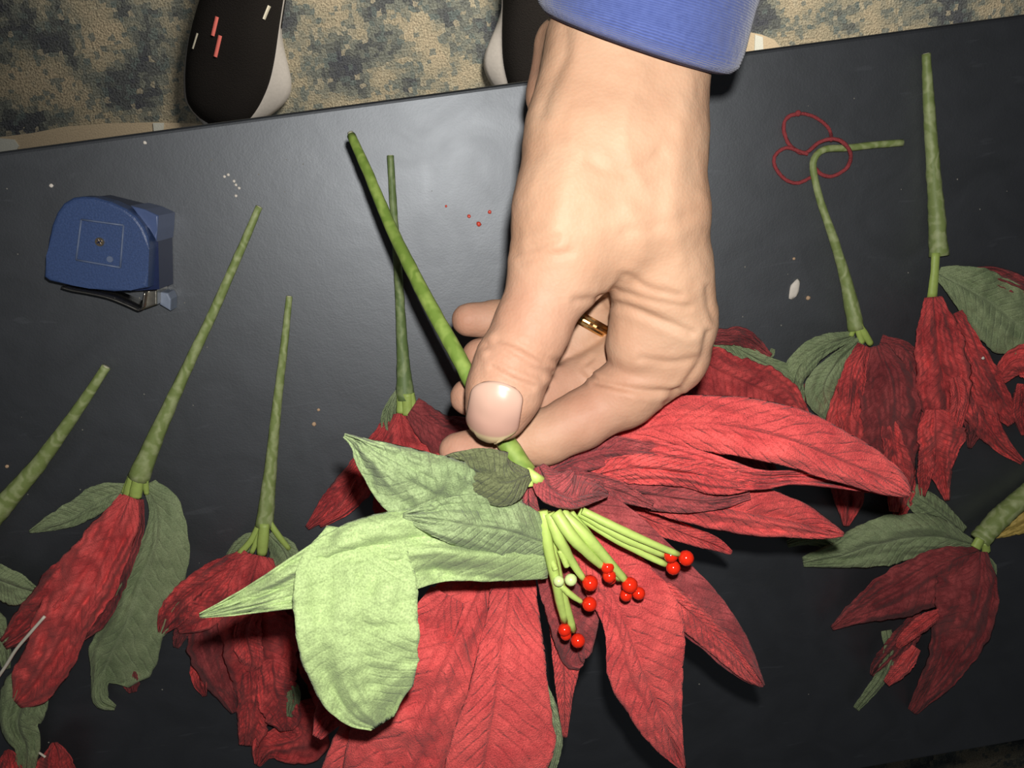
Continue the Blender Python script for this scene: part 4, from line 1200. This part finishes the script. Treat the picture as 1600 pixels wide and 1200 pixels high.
def crumb(px, py, r, col, label, group=None, stretch=(1.0, 1.0, 0.6), h=None, rot=0.0):
    q = P(px, py, 0); rr = r * scale_at(px, py, 0)
    bm = bmesh.new()
    bmesh.ops.create_icosphere(bm, subdivisions=2, radius=1.0)
    sd = px * 0.13 + py * 0.07
    for v in bm.verts:
        f_ = 1 + 0.35 * noise.noise(v.co * 1.7 + Vector((sd, 0, sd)))
        v.co = Vector((v.co.x * rr * stretch[0], v.co.y * rr * stretch[1], v.co.z * rr * stretch[2])) * f_
    zmin = min(v.co.z for v in bm.verts)
    R_ = Matrix.Rotation(rot, 3, 'Z')
    for v in bm.verts: v.co = R_ @ v.co + Vector((q[0], q[1], q[2] - zmin + (h or 0) / 1000))
    o = from_bm('crumb', bm, col, None, True, origin=q)
    return tag(o, label, 'crumb', group)


C_WHITE = plain('white_crumb', (0.85, 0.78, 0.68), 0.7)
C_TAN = plain('tan_crumb', (0.62, 0.42, 0.26), 0.7)
C_RED = plain('red_glitter', (0.85, 0.10, 0.06), 0.2)
C_GREY = plain('grey_dust', (0.35, 0.33, 0.28), 0.8)
# white flake: a pointed chip
fk = crumb(1240, 453, 8.0, C_WHITE, 'white pointed flake lying on the black table right of the knuckles', None, (0.95, 2.3, 0.22), rot=-0.35)
fk.name = 'flake'
fk['category'] = 'flake'
for x, y, w in ((351, 276, 'leftmost crumb of the white cluster'), (357, 273, 'topmost crumb of the white cluster'), (366, 283, 'third crumb from the top of the white cluster'),
                (369, 289, 'fourth crumb from the top of the white cluster'), (374, 294, 'rightmost crumb of the white cluster'), (369, 306, 'lowest crumb of the white cluster')):
    crumb(x, y, 2.3, C_WHITE, w + ' above the long left stem', 'white crumbs above the long left stem')
crumb(81, 290, 3.2, C_WHITE, 'white crumb just above the top left of the tape measure')
crumb(227, 223, 2.8, C_WHITE, 'white crumb close to the table edge, left of the sneaker toe')
for x, y, r, w in ((733, 338, 3, 'second red glitter speck from the left'), (748, 350, 4, 'largest and lowest red glitter speck'),
                   (765, 331, 3, 'red glitter speck nearest the wrist'), (697, 322, 2, 'leftmost and faintest red glitter speck')):
    crumb(x, y, r, C_RED, w + ' on the shiny table left of the hand', 'red glitter specks')
crumb(1262, 465, 3.6, C_TAN, 'tan crumb just below the white flake')
crumb(1240, 404, 2.4, C_TAN, 'small tan crumb above the white flake')
crumb(498, 640, 2.4, C_TAN, 'small tan crumb between the two thin middle left stems, upper one')
crumb(491, 662, 3.4, C_TAN, 'tan crumb between the two thin middle left stems, lower one')
crumb(12, 728, 3.0, C_TAN, 'tan crumb at the left edge beside the cut off stem')
crumb(1493, 544, 2.4, C_WHITE, 'white crumb resting on the tall red bloom at right', None, h=24)
rnd = random.Random(11)
V, F = [], []
n_ = 0
while n_ < 70:
    x, y = rnd.uniform(10, 1590), rnd.uniform(60, 1180)
    if y < 250 - 0.134 * x or 780 < x < 1130 and y < 700: continue
    q = P(x, y, 0); r = rnd.uniform(0.6, 1.5) * scale_at(x, y, 0)
    k = len(V)
    for dx, dy, dz in ((1, 0, 0.0), (0, 1, 0.0), (-1, 0.2, 0.0), (0, -1, 0.0), (0.1, 0.1, 0.9)):
        V.append(q + np.array([dx * r, dy * r, dz * r + 0.0001]))
    F += [[k, k + 1, k + 4], [k + 1, k + 2, k + 4], [k + 2, k + 3, k + 4], [k + 3, k, k + 4], [k + 3, k + 2, k + 1, k]]
    n_ += 1
dust = make('dust', V, F, C_GREY, None, False)
tag(dust, 'tiny grey dust specks scattered over the black table', 'dust', None, 'stuff')
